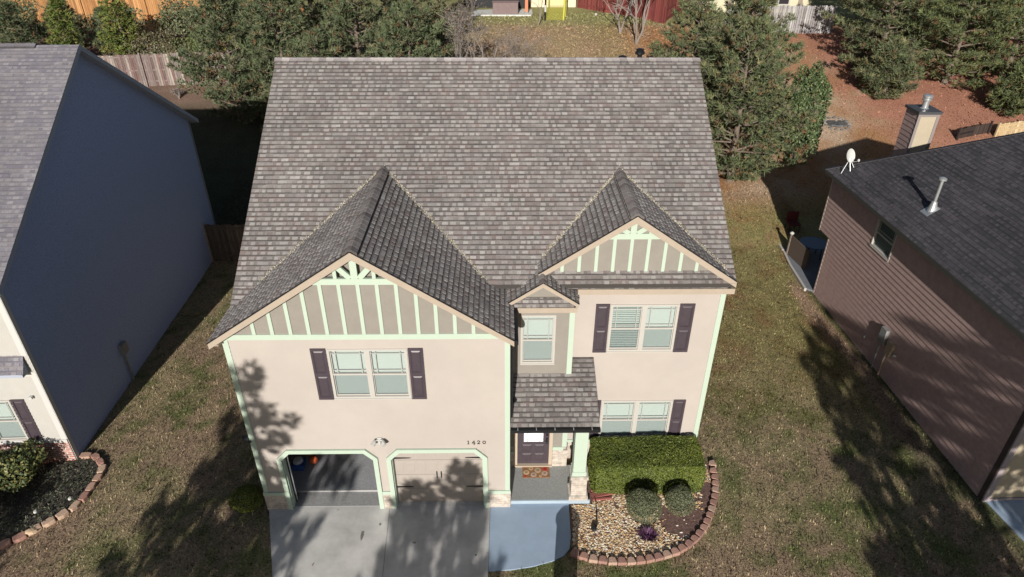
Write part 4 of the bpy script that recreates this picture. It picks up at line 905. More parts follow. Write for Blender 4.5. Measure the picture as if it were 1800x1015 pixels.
RR_ = b.build('roof', mat('charcoal_deck', (.05, .05, .055), .9), rh)
PAL_R = ([(.062, .058, .066), (.075, .07, .078), (.05, .05, .056), (.09, .082, .095)], [(.07, .066, .075), (.085, .08, .088), (.055, .055, .06)], .8)
sh = MB(); Vs = (Vh+Vector((0, 0, RS))).normalized(); lfac = math.hypot(1, RS)
shingle(sh, RO+Vector((0, 0, .004)), Ud, Vs, RL_, hp*lfac-.05, PAL_R, clip=lambda v: (v/lfac, RL_-v/lfac*.9), seg=.9, tl=.003, lift=.006)
shingle(sh, rp(0, RWd, .004), -Vh, (Ud+Vector((0, 0, RS))).normalized(), RWd, hp*lfac-.05, PAL_R, clip=lambda v: (v/lfac, RWd-v/lfac), seg=.9, tab=False, lift=.006)
sh.build('shingles', M_ROOF, RR_)
c_ = MB(); hh = MB()
def hipcap(A, B):
    d = (B-A); n = int(d.length/.2)
    for i in range(n):
        a = A+d*(i/n); q = A+d*((i+1)/n)+d.normalized()*.02; k = rnd.uniform(.85, 1.15); hh.bar(a+Vector((0, 0, .025)), q+Vector((0, 0, .018)), .24, .02, (.075*k, .07*k, .08*k))
hipcap(rp(0, 0, .0), ap0); hh.build('ridge_cap', M_ROOF, RR_)
b = MB(); b.fbox(Fr(12.91, 24.84, .0286, -.9996), 0, RL_, 5.13, 5.265, -.02, .012); b.build('fascia', mat('dark_fascia', (.06, .06, .055), .7), rh)
# chimney
ch = MB(); ch.box(16.02, 16.80, 24.95, 25.85, .5, 7.46); C0 = ch.build('chimney', M_RTRIM, rh)
b = MB(); laps(b, Fr(16.02, 25.85, 0, -1), 0, .9, 4.0, 7.44, (), .19, .016); b.build('chimney_siding', M_RWALL, C0)
b = MB(); b.box(15.995, 16.10, 24.925, 24.95, 3, 7.46); b.box(16.72, 16.825, 24.925, 24.95, 3, 7.46); b.box(16.10, 16.72, 24.925, 24.95, 7.36, 7.46); each(b, 'chimney_trim', mat('grey_brown_trim', (.23, .20, .19), .7), C0)
b = MB(); b.box(15.95, 16.87, 24.88, 25.92, 7.462, 7.56); b.build('chimney_cap', mat('cap_metal', (.10, .10, .11), .5, metal=.5), C0)
b = MB(); b.lathe((16.42, 25.4, 7.56), [(.16, 0), (.12, .04), (.11, .30), (.17, .31), (.17, .37), (.13, .38), (.13, .42), (.18, .43), (.18, .49), (.12, .53)], 18); b.build('flue', M_GALV, C0, smooth=False)
# vent pipe with storm collar
def roofpt(x, y):
    d = Vector((x, y, 0))-Vector((RO.x, RO.y, 0)); v = d.dot(Vh); return Vector((x, y, RO.z+v*RS))
q = roofpt(14.03, 19.6)
b = MB(); b.tube([q-Vector((0, 0, .1)), q+Vector((0, 0, 1.05))], .05, 12); b.lathe(q+Vector((0, 0, 1.0)), [(.06, 0), (.12, .03), (.12, .09), (.04, .13)], 14); b.lathe(q, [(.16, -.05), (.085, .28), (.055, .3)], 14)
b.hexa([q+Ud*-.2+Vs*-.3+Vector((0, 0, .02)), q+Ud*.2+Vs*-.3+Vector((0, 0, .02)), q+Ud*.2+Vs*.15+Vector((0, 0, .02)), q+Ud*-.2+Vs*.15+Vector((0, 0, .02)), q+Ud*-.2+Vs*-.3+Vector((0, 0, .035)), q+Ud*.2+Vs*-.3+Vector((0, 0, .035)), q+Ud*.2+Vs*.15+Vector((0, 0, .035)), q+Ud*-.2+Vs*.15+Vector((0, 0, .035))])
b.build('vent_pipe', M_GALV, rh)
# satellite dish
q = roofpt(13.35, 24.1); dz = q+Vector((0, 0, .55))
b = MB(); N_v = Vector((.35, -.85, .35)).normalized(); T1 = N_v.cross(Vector((0, 0, 1))).normalized(); T2 = T1.cross(N_v)
rings = []
for r_, dd in ((.0, -.06), (.10, -.05), (.20, -.025), (.27, .0), (.275, .008), (.27, -.012), (.1, -.065), (0, -.075)):
    rings.append([dz+T1*(r_*.78*math.cos(k*math.pi/10))+T2*(r_*math.sin(k*math.pi/10))+N_v*dd for k in range(20)])
for i in range(len(rings)-1):
    for k in range(20): b.quad([rings[i][k], rings[i][(k+1) % 20], rings[i+1][(k+1) % 20], rings[i+1][k]])
SD = b.build('satellite_dish', M_WHITEP, rh, smooth=True)
b = MB(); b.tube([dz-T2*.24, dz-T2*.22+N_v*.32], .012, 6); b.lathe(dz-T2*.2+N_v*.34-Vector((0, 0, .04)), [(.02, 0), (.045, .03), (.045, .08), (.02, .11)], 10); b.build('feed_arm', M_WHITEP, SD)
b = MB()
for dx, dy in ((-.22, -.05), (.02, -.22), (.18, -.12)): b.tube([dz-N_v*.04-T2*.1, roofpt(q.x+dx, q.y+dy)], .014, 6)
b.build('mount', M_GALV, SD)
# meter, hoses and lights on the brown wall
b = MB(); b.fbox(RW, 5.0, 5.32, 1.15, 1.75, .016, .16); MBX = b.build('meter_box', M_METALGREY, rh); b = MB(); b.lathe(RW.p(5.16, 1.5, .2), [(.02, -.08), (.09, -.06), (.1, .0), (.08, .07)], 12); b.build('meter', M_GLASS, MBX)
b = MB(); b.fbox(RW, 5.5, 5.8, 1.0, 1.5, .016, .14); b.build('junction_box', mat('tan_box', (.34, .27, .20), .7), rh)
b = MB(); b.tube([RW.p(5.55, 1.0, .08), RW.p(5.55, 0, .08)], .035, 6); b.build('conduit', MATS['tan_box'], rh)
b = MB(); b.tube([RW.p(5.1, 1.15, .08), RW.p(5.1, 0, .08)], .03, 6); b.build('conduit', M_METALGREY, rh)
for u, z in ((4.2, .68), (6.0, 1.15)): b = MB(); b.lathe(RW.p(u, z, .08), [(.02, 0), (.05, .02), (.05, .08), (.02, .1)], 10); b.build('wall_light', M_WHITEP, rh)

# patio behind the right house
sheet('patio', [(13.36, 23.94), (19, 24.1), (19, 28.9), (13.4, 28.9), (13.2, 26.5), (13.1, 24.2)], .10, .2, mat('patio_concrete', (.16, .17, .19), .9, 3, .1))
b = MB(); 
for (p, q) in (((13.02, 24.1), (13.14, 26.2)), ((13.14, 26.2), (13.32, 27.5)), ((13.32, 27.6), (13.40, 28.95))): b.bar((*p, .07), (*q, .07), .10, .14)
o = b.build('patio_kerb', mat('pale_kerb', (.42, .39, .36), .8)); o['kind'] = 'structure'
t = thing('privacy_screen', (13.5, 26.4, .1), 'low brown screen with a white cap post on the patio edge behind the brown house', 'screen')
b = MB(); b.bar((13.42, 27.2, .6), (13.62, 25.7, .6), .06, .95); b.build('panel', mat('screen_brown', (.10, .075, .06), .9), t); b = MB(); b.tube([(13.40, 27.28, .1), (13.40, 27.28, 1.15)], .06, 8); b.build('post', M_BARK, t); b = MB(); b.lathe((13.40, 27.28, 1.15), [(.09, 0), (.09, .06), (.03, .1)], 10); b.build('post_cap', M_WHITEP, t)
t = thing('patio_table', (14.4, 27.0, .1), 'round blue-topped patio table in the shade behind the brown house', 'table')
b = MB(); b.lathe((14.4, 27, .8), [(.62, 0), (.64, .015), (.62, .03)], 24); b.build('table_top', mat('blue_table', (.10, .16, .26), .4), t)
for k in range(4): b = MB(); a = k*math.pi/2+.7; b.tube([(14.4+.4*math.cos(a), 27+.4*math.sin(a), .8), (14.4+.45*math.cos(a), 27+.45*math.sin(a), .1)], .02, 6); b.build('leg', M_BLACK, t)
t = thing('patio_chair', (14.3, 29.2, .3), 'dark red chair in the shade beyond the round patio table', 'chair')
cy, cz = 29.2, hz(29.2); mr_ = mat('dark_red_fabric', (.10, .02, .02), .8)
b = MB(); b.box(14.0, 14.55, cy-.25, cy+.25, cz+.40, cz+.47); b.build('seat', mr_, t); b = MB(); b.box(14.0, 14.55, cy+.22, cy+.28, cz+.47, cz+.95); b.build('backrest', mr_, t)
for x in (14.03, 14.52):
    for y in (cy-.22, cy+.24): b = MB(); b.tube([(x, y, cz-.02), (x, y, cz+.40)], .018, 5); b.build('leg', M_BLACK, t)

# ================================================================== FENCES
def fence(name, label, p0, p1, h, pal, m, post_every=2.4, bw=.14, gap=.012, post_side=-1, rail=True, zf=hz, seed=0, lean=0, group=None, postcol=None):
    r_ = random.Random(seed); t = thing(name, ((p0[0]+p1[0])/2, (p0[1]+p1[1])/2, zf((p0[1]+p1[1])/2)), label, 'fence', group)
    L = math.hypot(p1[0]-p0[0], p1[1]-p0[1]); F = Fr(p0[0], p0[1], (p1[0]-p0[0]), (p1[1]-p0[1])); b = MB(); u = 0
    while u < L:
        x, y, _ = F.p(u+bw/2, 0); z = zf(y); k = r_.uniform(.75, 1.2); c = tuple(q*k for q in r_.choice(pal)); dh = r_.uniform(-.03, .03); s = r_.uniform(-.01, .01)
        b.fbox(F, u, min(u+bw-gap, L), z-.02, z+h+dh, s, s+.022, c); u += bw
    b.build('boards', m, t)
    if rail:
        for zz in (.3, h*.5, h-.15):
            r = MB(); r.bar((p0[0]-F.dy*.045*post_side, p0[1]+F.dx*.045*-post_side*-1, zf(p0[1])+zz), (p1[0]-F.dy*.045*post_side, p1[1]+F.dx*.045, zf(p1[1])+zz), .04, .09, pal[0]); r.build('rail', m, t)
    n = max(1, int(L/post_every))
    for i in range(n+1):
        u = L*i/n; x, y, _ = F.p(u, 0); b = MB(); b.fbox(F, u-.05, u+.05, zf(y)-.1, zf(y)+h+.12, .035, .13, postcol or pal[0]); b.build('post', m, t)
    return t
GREY = [(.20, .16, .15), (.25, .205, .185), (.17, .125, .115), (.29, .25, .22), (.16, .10, .09)]
fence('wooden_fence', 'weathered grey-brown board fence behind the dark gabled house, upper left', (-32, 43.6), (-14.5, 45.0), 2.0, GREY, M_GREYWOOD, 2.6, seed=1)
fence('wooden_fence', 'tall bright orange wooden fence along the top left edge', (-42, 55.0), (-15.5, 55.8), 2.3, [(.38, .19, .075), (.43, .23, .10), (.31, .15, .06)], M_WOOD, 2.4, seed=2, rail=False)
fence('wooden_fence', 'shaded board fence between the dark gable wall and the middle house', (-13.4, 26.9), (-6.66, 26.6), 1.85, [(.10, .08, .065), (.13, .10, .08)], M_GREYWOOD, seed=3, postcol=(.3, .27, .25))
fence('wooden_fence', 'silvery grey board fence below the cream house at the upper right', (16.8, 52.8), (24.9, 52.7), 1.95, [(.27, .26, .265), (.32, .30, .30), (.22, .20, .20), (.37, .355, .35)], M_GREYWOOD, 2.4, bw=.17, gap=.03, seed=4)
fence('wooden_fence', 'dark red board fence beside the yellow house at the top centre', (6.5, 60.4), (12.6, 54.9), 1.9, [(.16, .04, .035), (.20, .055, .045), (.13, .03, .028)], M_WOOD, 2.4, seed=5)
fence('wooden_fence', 'dark red board fence running back from the bare trees at the top right', (12.65, 54.9), (15.5, 60), 1.9, [(.13, .03, .028), (.17, .04, .035)], M_WOOD, 2.4, seed=6)
fence('wooden_fence', 'low dark stained panel fence beyond the charcoal roof on the right', (27.0, 37.9), (29.25, 38.6), .62, [(.035, .025, .022), (.05, .035, .03)], M_WOOD, 2.2, seed=7)
fence('wooden_fence', 'low new yellow wood fence beyond the charcoal roof on the far right', (29.45, 38.2), (34, 39.2), .75, [(.44, .33, .19), (.48, .37, .23)], M_WOOD, 2.2, seed=8)

# ================================================================== FAR THINGS
yh = thing('house', (4.3, 63.5, 5.9), 'pale yellow house cut by the top edge, beside the dark red fence', 'house')
b = MB(); FY = Fr(0, 60.6); laps(b, FY, 2.35, 6.25, 6.05, 9.5, (), .16, .012); b.fbox(FY, 2.35, 6.25, 5.8, 9.5, -5, 0); b.build('wall', mat('pale_yellow_siding', (.72, .62, .42), .8, 4, .04), yh)
b = MB(); b.fbox(FY, 6.10, 6.27, 5.8, 9.5, .012, .04); b.fbox(FY, 2.35, 6.1, 5.8, 6.04, .012, .04); each(b, 'trim_board', mat('yellow_trim', (.66, .58, .42), .8), yh)
b = MB(); b.box(-3.2, 2.35, 60.2, 65, 5.85, 9.5); b.build('rear_wall', M_DARK, yh)
b = MB(); b.prism([(-4, 59.8, 9.4), (-4, 62.8, 11.2), (-4, 66, 9.4)][::-1], [(7, 59.8, 9.4), (7, 62.8, 11.2), (7, 66, 9.4)][::-1]); b.build('roof', mat('far_roof', (.12, .11, .11), .9), yh)
o = sheet('patio', [(-2.5, 57.0), (2.35, 57.0), (2.5, 57.6), (2.5, 60.2), (-2.5, 60.2)], 5.80, .25, mat('white_concrete', (.55, .55, .52), .9))
t = thing('patio_post', (1.98, 57.6, 5.8), 'orange wooden post standing on the far patio corner', 'post'); b = MB(); b.box(1.86, 2.10, 57.4, 57.62, 5.8, 9.0); b.build('shaft', mat('orange_post', (.55, .20, .11), .8), t); b = MB(); b.box(1.83, 2.13, 57.37, 57.65, 5.8, 5.95); b.build('base', M_METALGREY, t)
t = thing('hot_tub', (.2, 58, 5.8), 'brown boxy hot tub on the far patio', 'hot tub'); b = MB(); b.box(-.75, 1.3, 57.25, 59.0, 5.8, 6.68); b.build('cabinet', mat('brown_cabinet', (.19, .14, .135), .8, 6, .1), t, bevel=.04); b = MB(); b.box(-.80, 1.35, 57.20, 59.05, 6.685, 6.78); b.build('lid', mat('tub_lid', (.14, .10, .10), .8), t, bevel=.03)
t = thing('patio_sofa', (.4, 59.4, 5.8), 'pale grey cushioned seat behind the hot tub', 'sofa'); b = MB(); b.box(-.6, 1.0, 59.15, 59.9, 6.0, 6.9); b.build('seat', mat('grey_cushion', (.42, .43, .46), .8), t); b = MB(); b.box(-.6, 1.0, 59.9, 60.1, 6.0, 7.5); b.build('backrest', MATS['grey_cushion'], t)
t = thing('sports_net', (4.0, 55.7, 5.6), 'yellow net with a black post on the far lawn in front of the yellow house', 'sports net')
b = MB(); b.tube([(3.40, 55.6, 5.5), (3.40, 55.6, 8.6)], .07, 8); b.build('post', M_BLACK, t); b = MB(); b.tube([(3.40, 55.59, 6.25), (3.40, 55.59, 6.75)], .085, 8); b.build('sleeve', M_WHITEP, t)
ye = mat('yellow_paint', (.48, .46, .08), .6); b = MB(); b.tube([(4.85, 55.65, 5.6), (4.95, 55.65, 8.6)], .08, 8); b.tube([(5.1, 56.6, 5.6), (5.1, 56.6, 8.6)], .04, 8); b.build('post', ye, t)
b = MB(); b.quad([(3.44, 55.6, 5.65), (4.85, 55.65, 5.65), (4.9, 55.65, 7.9), (3.44, 55.6, 7.9)]); b.build('netting', mixmat('yellow_netting', (.40, .38, .06), .62), t)
for i, (x, y, lb) in enumerate(((7.6, 57.2, 'small white object on the far lawn left of the bare trees'), (11.3, 56.3, 'small white object on the far lawn at the foot of the red fence'))):
    tag((lambda b: (b.lathe((x, y, hz(y)), [(.05, 0), (.13, .1), (.05, .2)], 8), b)[1])(MB()).build('lawn_ball', M_WHITEP, None, org=(x, y, hz(y))), lb, 'ball')
cr = thing('house', (22, 62, 5.9), 'cream house with dark windows cut by the top edge, behind the silvery fence', 'house'); FC = Fr(0, 58.5)
b = MB(); b.fbox(FC, 16.5, 25.5, 5.7, 10, -6, 0); b.build('wall', mat('cream_siding', (.52, .48, .34), .8, 4, .05), cr)
for u0, u1 in ((19.3, 20.2), (21.4, 22.6), (22.8, 23.6)):
    b = MB(); b.fbox(FC, u0-.12, u1+.12, 6.3, 9.2, .002, .03); wv = b.build('window', M_WHITE, cr); b = MB(); b.fbox(FC, u0, u1, 6.42, 9.1, .031, .04); b.build('pane', mat('dark_glass', (.035, .03, .035), .2), wv)
b = MB(); 
for u in (18.6, 20.6, 24.4): b.fbox(FC, u, u+.35, 5.8, 9.8, .004, .05)
each(b, 'corner_post', mat('brown_grey', (.26, .21, .17), .8), cr)
b = MB(); b.prism([(16, 58, 9.9), (16, 61.5, 12), (16, 65, 9.9)][::-1], [(26, 58, 9.9), (26, 61.5, 12), (26, 65, 9.9)][::-1]); b.build('roof', MATS['far_roof'], cr)
# fire pit
t = thing('fire_pit', (20.5, 39.6, 2.4), 'flat ring of stones round grey ash on the bare ground at the upper right', 'fire pit')
b = MB(); b.lathe((20.5, 39.6, 2.38), [(.62, 0), (.60, .10)], 18); b.build('ash', mat('ash_grey', (.10, .10, .10), .95, 6, .6, .8, 20), t)
for k in range(13):
    a = k*6.283/13; b = MB(); r_ = random.Random(k); cx, cy = 20.5+.75*math.cos(a), 39.6+.68*math.sin(a); c = (.15+r_.uniform(-.04, .07),)*3
    b.lathe((cx, cy, hz(cy)-.02), [(.12*r_.uniform(.8, 1.2), 0), (.13, .05), (.06, .09)], 7, c); b.build('ring_stone', M_BLOCK, t)
rock('rock', 'single pale rock left of the fire pit', 'rock', 19.25, 39.7, 2.42, .18, (.45, .33, .2), seed=8)

# ================================================================== TREES
def pine(label, x, y, H, R, seed, pal, cb=.12, dens=1.0, blade=.30, zb=None, group=None, name='pine_tree', dead=.05, bw=.055, lim=None, whorl=.42):
    r_ = np.random.RandomState(seed); z = hz(y) if zb is None else zb; t = thing(name, (x, y, z), label, 'tree', group); b = MB()
    lean = r_.uniform(-.04, .04, 2); b.tube([(x+lean[0]*h, y+lean[1]*h, z-.1+h) for h in np.linspace(0, H*.97, 7)], list(np.linspace(.020*H+.03, .02, 7)), 8)
    Cs = []; Ds = []; hh_ = H*cb
    while hh_ < H*.98:
        f = (hh_/H-cb)/(1-cb); prof = min(1, .55+f*3)*(1-f)**.62+.06; k = r_.randint(4, 7); a0 = r_.uniform(0, 6.28)
        for j in range(k):
            a = a0+j*6.283/k+r_.uniform(-.3, .3); L = R*prof*r_.uniform(.6, 1.18); rise = r_.uniform(.02, .30)+f*.5
            p0 = np.array([x+lean[0]*hh_, y+lean[1]*hh_, z+hh_]); d = np.array([math.cos(a), math.sin(a), rise]); d /= np.linalg.norm(d); sdv = np.array([-math.sin(a), math.cos(a), 0]); 
            pts = [p0+d*L*s+np.array([0, 0, .12*L*s*s-.10*L*s]) for s in (0, .35, .7, 1)]; b.tube(pts, [.008*H*(1-f*.6), .005*H*(1-f*.6), .012, .006], 4, cap=False)
            ns = max(2, int(L/.33*dens))
            for q in range(ns):
                s = .28+.74*(q+.5)/ns; c = p0+d*L*s+np.array([0, 0, .12*L*s*s-.1*L*s]); wd = .42*L*(1.12-s)
                for m2 in range(3):
                    off = (m2-1)*wd*r_.uniform(.5, 1.1); cc_ = c+sdv*off+d*abs(off)*.4+np.array([0, 0, r_.uniform(-.08, .22)]); Cs.append(cc_); dd = d*.7+sdv*off/(wd+.01)*.5+np.array([0, 0, .55]); Ds.append(dd)
        hh_ += whorl*r_.uniform(.7, 1.3)*(H/8)
    b.build('trunk', M_BARK, t)
    C = np.array(Cs); D = np.array(Ds); D /= np.linalg.norm(D, axis=1, keepdims=True); n = len(C); nb = 13
    col = pickcols(n, pal, .28, r_); k = r_.uniform(size=n) < dead; col[k] = np.array([.16, .095, .05])
    C2 = np.repeat(C, nb, 0); D2 = np.repeat(D, nb, 0)+r_.normal(size=(n*nb, 3))*.75; D2 /= np.linalg.norm(D2, axis=1, keepdims=True)
    S = np.cross(D2, r_.normal(size=D2.shape)); S /= np.linalg.norm(S, axis=1, keepdims=True); L2 = (blade*r_.uniform(.55, 1.25, n*nb))[:, None]
    V = np.stack([C2-S*bw*.5, C2+S*bw*.5, C2+D2*L2], 1).reshape(-1, 3); npmesh('crown', V, 3, np.repeat(col, nb, 0)*(1+r_.uniform(-.2, .2, n*nb))[:, None], M_NEEDLE, t)
    return t
def bare(label, x, y, H, seed, spread_=.5, tr=.07, depth=5, name='bare_tree', m=M_BAREBARK, zb=None, stems=3, twig=.008, pal=None, nleaf=0, group=None):
    r_ = np.random.RandomState(seed); z = hz(y) if zb is None else zb; t = thing(name, (x, y, z), label, 'tree', group); bt = MB(); bc = MB(); tips = []
    def grow(p, d, L, rad, dp):
        q = p+d*L; mid = p+d*L*.5+r_.normal(size=3)*L*.04; (bt if dp >= depth-1 else bc).tube([p, mid, q], [rad, rad*.85, rad*.68], 5 if dp > 2 else 3, cap=False)
        if dp == 0: tips.append(q); return
        for k in range(3 if dp < depth-1 else 2+(dp % 2)):
            nd = d+r_.normal(size=3)*spread_*(.8 if dp > 3 else 1.0)+np.array([0, 0, .18]); nd /= np.linalg.norm(nd); grow(p+d*L*r_.uniform(.55, 1), nd, L*r_.uniform(.6, .82), max(rad*.6, twig), dp-1)
    for s in range(stems):
        a = s*6.283/stems+r_.uniform(-.4, .4); d = np.array([math.cos(a)*.28, math.sin(a)*.28, 1]); d /= np.linalg.norm(d); grow(np.array([x, y, z-.05]), d, H*.30, tr, depth)
    bt.build('trunk', m, t); bc.build('branches', m, t)
    if nleaf:
        T_ = np.array(tips); T_ = T_[r_.randint(len(T_), size=nleaf)]+r_.normal(size=(nleaf, 3))*.12; leafmesh('foliage', T_, r_.normal(size=(nleaf, 3)), .10, pickcols(nleaf, pal, .25, r_), M_LEAF, t, rs=r_)
    return t
PG1 = [(.10, .125, .062), (.125, .145, .075), (.08, .105, .05), (.155, .15, .085), (.105, .13, .072)]
PG2 = [(.13, .17, .04), (.17, .19, .05), (.10, .15, .035), (.20, .19, .06)]
PG3 = [(.10, .125, .06), (.13, .15, .07), (.085, .11, .055), (.155, .15, .075), (.125, .12, .075)]
g1 = 'pines behind the roof of the middle house'
for args in ((-15.6, 39.8, 7.0, 3.6, 11, 'pine nearest the weathered fence, standing at its right end'), (-12.2, 38.4, 8.6, 3.6, 12, 'pine just left of the roof ridge end behind the middle house'), (-8.6, 40.8, 9.5, 3.8, 13, 'tall pine second from the left above the roof ridge'),
             (-11.8, 43.8, 9.5, 3.8, 14, 'rear pine between the orange fence and the roof ridge'), (-5.2, 37.6, 7.6, 3.3, 15, 'pine directly above the left third of the roof ridge'), (-5.4, 44.5, 9.5, 3.6, 16, 'rear pine left of the bare grey shrub at the top'), (-9.5, 35.4, 7.0, 3.1, 17, 'front pine touching the left part of the roof ridge'), (-15.5, 45.5, 8.5, 3.2, 18, 'rearmost pine at the right end of the orange fence')):
    pine(args[5], args[0], args[1], args[2], args[3], args[4], PG1, group=g1, cb=.08, dens=1.25)
g2 = 'pines right behind the middle house'
pine('large pine beside the right end of the roof, above the sandy strip', 12.4, 33.8, 8.2, 4.1, 21, PG3, group=g2, cb=.05, dens=1.35, dead=.07)
pine('pine behind the roof vents at the right end of the ridge', 10.4, 36.4, 8.3, 3.5, 22, PG3, group=g2, cb=.06, dens=1.25)
pine('pine left of the glossy broadleaf evergreen', 13.8, 38.6, 8.6, 3.5, 23, PG3, group=g2, cb=.06, dens=1.25)
pine('farther pine below the cream house', 14.6, 42.5, 7.4, 3.0, 24, PG3, group=g2, cb=.08, dens=1.2)
g3 = 'pines on the red pine straw at the upper right'
for i, (x, y, H, R, lb) in enumerate(((25.6, 46.0, 8.8, 4.2, 'leftmost pine on the red pine straw, beside the silvery fence'), (29.6, 44.6, 9.0, 4.6, 'pine above the chimney flue'), (28.2, 50.6, 9.5, 4.0, 'rear pine right of the silvery fence'), (34.0, 45.2, 9.8, 4.8, 'pine between the flue and the right edge'), (32.5, 52.0, 10, 4.2, 'tall rear pine at the top right'), (39, 45.0, 9.0, 4.0, 'pine on the right edge above the yellow fence'), (39, 51.5, 10, 4.2, 'rearmost pine in the top right corner'), (35.6, 41.0, 3.4, 2.0, 'small low pine right above the yellow wood fence'), (24.6, 42.6, 3.2, 2.2, 'low pine bough clump hanging over the red pine straw left of the flue'), (31.6, 40.6, 3.0, 1.8, 'small pine above the dark stained fence'))):
    pine(lb, x, y, H, R, 31+i, PG3 if i % 2 == 0 else [(.12, .145, .06), (.15, .165, .07), (.09, .115, .055)], group=g3, cb=.04, dens=1.3)
g4 = 'young pines between the two fences at the upper left'
for i, (x, y, H, R, pal, lb) in enumerate(((-36.0, 47.5, 4.2, 1.9, PG1, 'young dark pine at the left edge'), (-32.6, 47.0, 4.0, 1.8, PG1, 'second young dark pine from the left edge'), (-29.0, 46.4, 4.6, 1.25, PG2, 'narrow yellow-green young pine, left one of the bright pair'), (-25.3, 46.8, 5.0, 1.6, PG2, 'broader yellow-green young pine, right one of the bright pair'), (-39, 46.5, 3.6, 1.8, PG3, 'young pine cut by the left edge'), (-30.7, 49.5, 3.6, 1.6, PG1, 'dark young pine behind the bright pair'), (-27.2, 48.8, 3.0, 1.4, PG1, 'low dark young pine between the bright pair'))):
    pine(lb, x, y, H, R, 51+i, pal, group=g4, cb=.05, dead=.02, blade=.24, dens=1.25)
for i, (x, y, rx, rz, pal, lb) in enumerate(((-22.6, 46.4, 1.9, 1.25, [(.10, .11, .05), (.16, .13, .07), (.12, .10, .07)], 'brownish green shrub right of the bright young pines'), (-20.2, 46.8, 1.9, 1.35, [(.08, .11, .04), (.14, .15, .06)], 'green shrub in the middle of the row above the weathered fence'), (-17.9, 46.5, 1.5, 1.1, [(.12, .15, .03), (.20, .19, .04), (.09, .10, .04)], 'yellow-green shrub above the right end of the weathered fence'), (-16.2, 49.5, 2.0, 1.6, [(.09, .10, .05), (.14, .11, .06)], 'dull shrub between the orange fence and the pines'))):
    blob_shrub('shrub', lb, 'shrub', x, y, hz(y), rx, 1.2, rz, 5200, .15, pal, seed=70+i, lump=.45, fill=.35, group='shrubs above the weathered fence')
for i, (x, y, rx, rz, pal, lb) in enumerate(((-34.5, 50.5, 2.0, 1.5, PG1, 'dark bushy growth against the left part of the orange fence'), (-28.0, 51.3, 1.9, 1.35, PG1, 'dark bushy growth against the orange fence between the bright pines'), (-23.0, 50.8, 1.9, 1.35, PG3, 'dull green bushy growth against the middle of the orange fence'), (-19.0, 51.3, 1.8, 1.25, [(.14, .12, .07), (.10, .11, .05), (.18, .11, .08)], 'brownish bushy growth against the right end of the orange fence'))):
    blob_shrub('shrub', lb, 'shrub', x, y, hz(y), rx, 1.3, rz, 5200, .16, pal, seed=170+i, lump=.5, fill=.4, group='bushes against the orange fence')
bare('leafless shrub with brown twigs just above the weathered fence, left part', -26.0, 45.2, 1.6, 81, .6, .03, 4, 'bare_shrub', M_BARK, stems=5, group='twiggy shrubs above the weathered fence')
bare('leafless shrub with brown twigs just above the weathered fence, right part', -22.0, 45.8, 1.8, 82, .6, .03, 4, 'bare_shrub', M_BARK, stems=5, group='twiggy shrubs above the weathered fence')
# dead brush in front of the weathered fence
for i, (x, y, lb) in enumerate(((-20.6, 42.6, 'pile of dead branches below the weathered fence, nearer the dark gable'), (-18.3, 42.2, 'pile of dead branches below the weathered fence, nearer the pines'))):
    bare(lb, x, y, 1.2, 90+i, .9, .03, 4, 'brush_pile', M_BAREBARK, stems=6, group='brush piles below the weathered fence')
hl = blob_shrub('broadleaf_evergreen', 'glossy dark broadleaf evergreen column at the edge of the sandy ground', 'tree', 16.3, 35.2, hz(35.2), 1.25, 1.25, 2.7, 9500, .15, [(.09, .13, .05), (.06, .095, .035), (.15, .18, .08), (.05, .07, .03)], seed=9, lump=.3, fill=.55)
bare('bare brown multi-stemmed tree just above the middle of the roof ridge', -1.7, 40.3, 8.6, 101, .50, .06, 5, m=M_BAREBARK, stems=4, pal=[(.17, .14, .09), (.13, .12, .07), (.2, .13, .09)], nleaf=1300, group='bare trees behind the roof ridge')
bare('smaller bare twiggy tree right of the multi-stemmed one above the ridge', .9, 41.2, 6.4, 102, .6, .045, 5, m=M_BAREBARK, stems=4, pal=[(.17, .14, .09), (.13, .12, .07)], nleaf=900, group='bare trees behind the roof ridge')
bare('slim bare tree on the dry slope, left one of the tall pair', 8.9, 52.6, 6.4, 103, .40, .065, 5, stems=2, group='bare trees on the dry slope')
bare('slim bare tree on the dry slope, right and nearer one of the tall pair', 9.8, 50.6, 7.0, 104, .40, .07, 5, stems=3, group='bare trees on the dry slope')
bare('thin bare sapling in front of the yellow house', 2.75, 54.4, 3.6, 105, .4, .045, 4, stems=1)
# front yard trees behind the camera (they throw the shade on lawn, wall and driveway)
def shade_tree(label, x, y, H, R, seed, cb=.3, pal=PG1, dens=1.0, name='pine_tree'):
    return pine(label, x, y, H, R, seed, pal, cb=cb, group='front yard trees', blade=.26, bw=.09, dens=dens, name=name, whorl=.62)
SHT = [('front yard tree shading the left lawn', -9.7, -1.0, 7.5, 2.6, 201, .3), ('front yard tree shading the left corner of the garage', -8.2, -3.0, 11.9, 2.0, 202, .4),
       ('front yard tree shading the left edge of the driveway', -7.9, -1.5, 6.3, 1.7, 210, .3),
       ('front yard tree shading the closed garage door', -3.1, -2.0, 7.25, 1.7, 203, .3), ('front yard tree shading the middle of the driveway', -4.3, -2.6, 6.9, 1.5, 207, .3), ('front yard tree shading the walkway edge', -2.4, -1.4, 6.0, 1.1, 208, .3),
       ('front yard tree shading the right lawn', 9.3, -2.0, 9.0, 2.5, 204, .3), ('front yard tree shading the side of the brown house', 11.4, -2.5, 10.6, 3.6, 205, .3), ('front yard tree shading the front of the brown house', 14.4, -2.0, 9.4, 3.4, 209, .3), ('front yard tree shading the left bed', -15.5, -1.0, 5.6, 2.2, 206, .4)]
for a in SHT: shade_tree(a[0], a[1], a[2], a[3], a[4], a[5], a[6], dens=2.2 if a[1] > 0 else 2.0 if a[5] == 201 else 1.4)
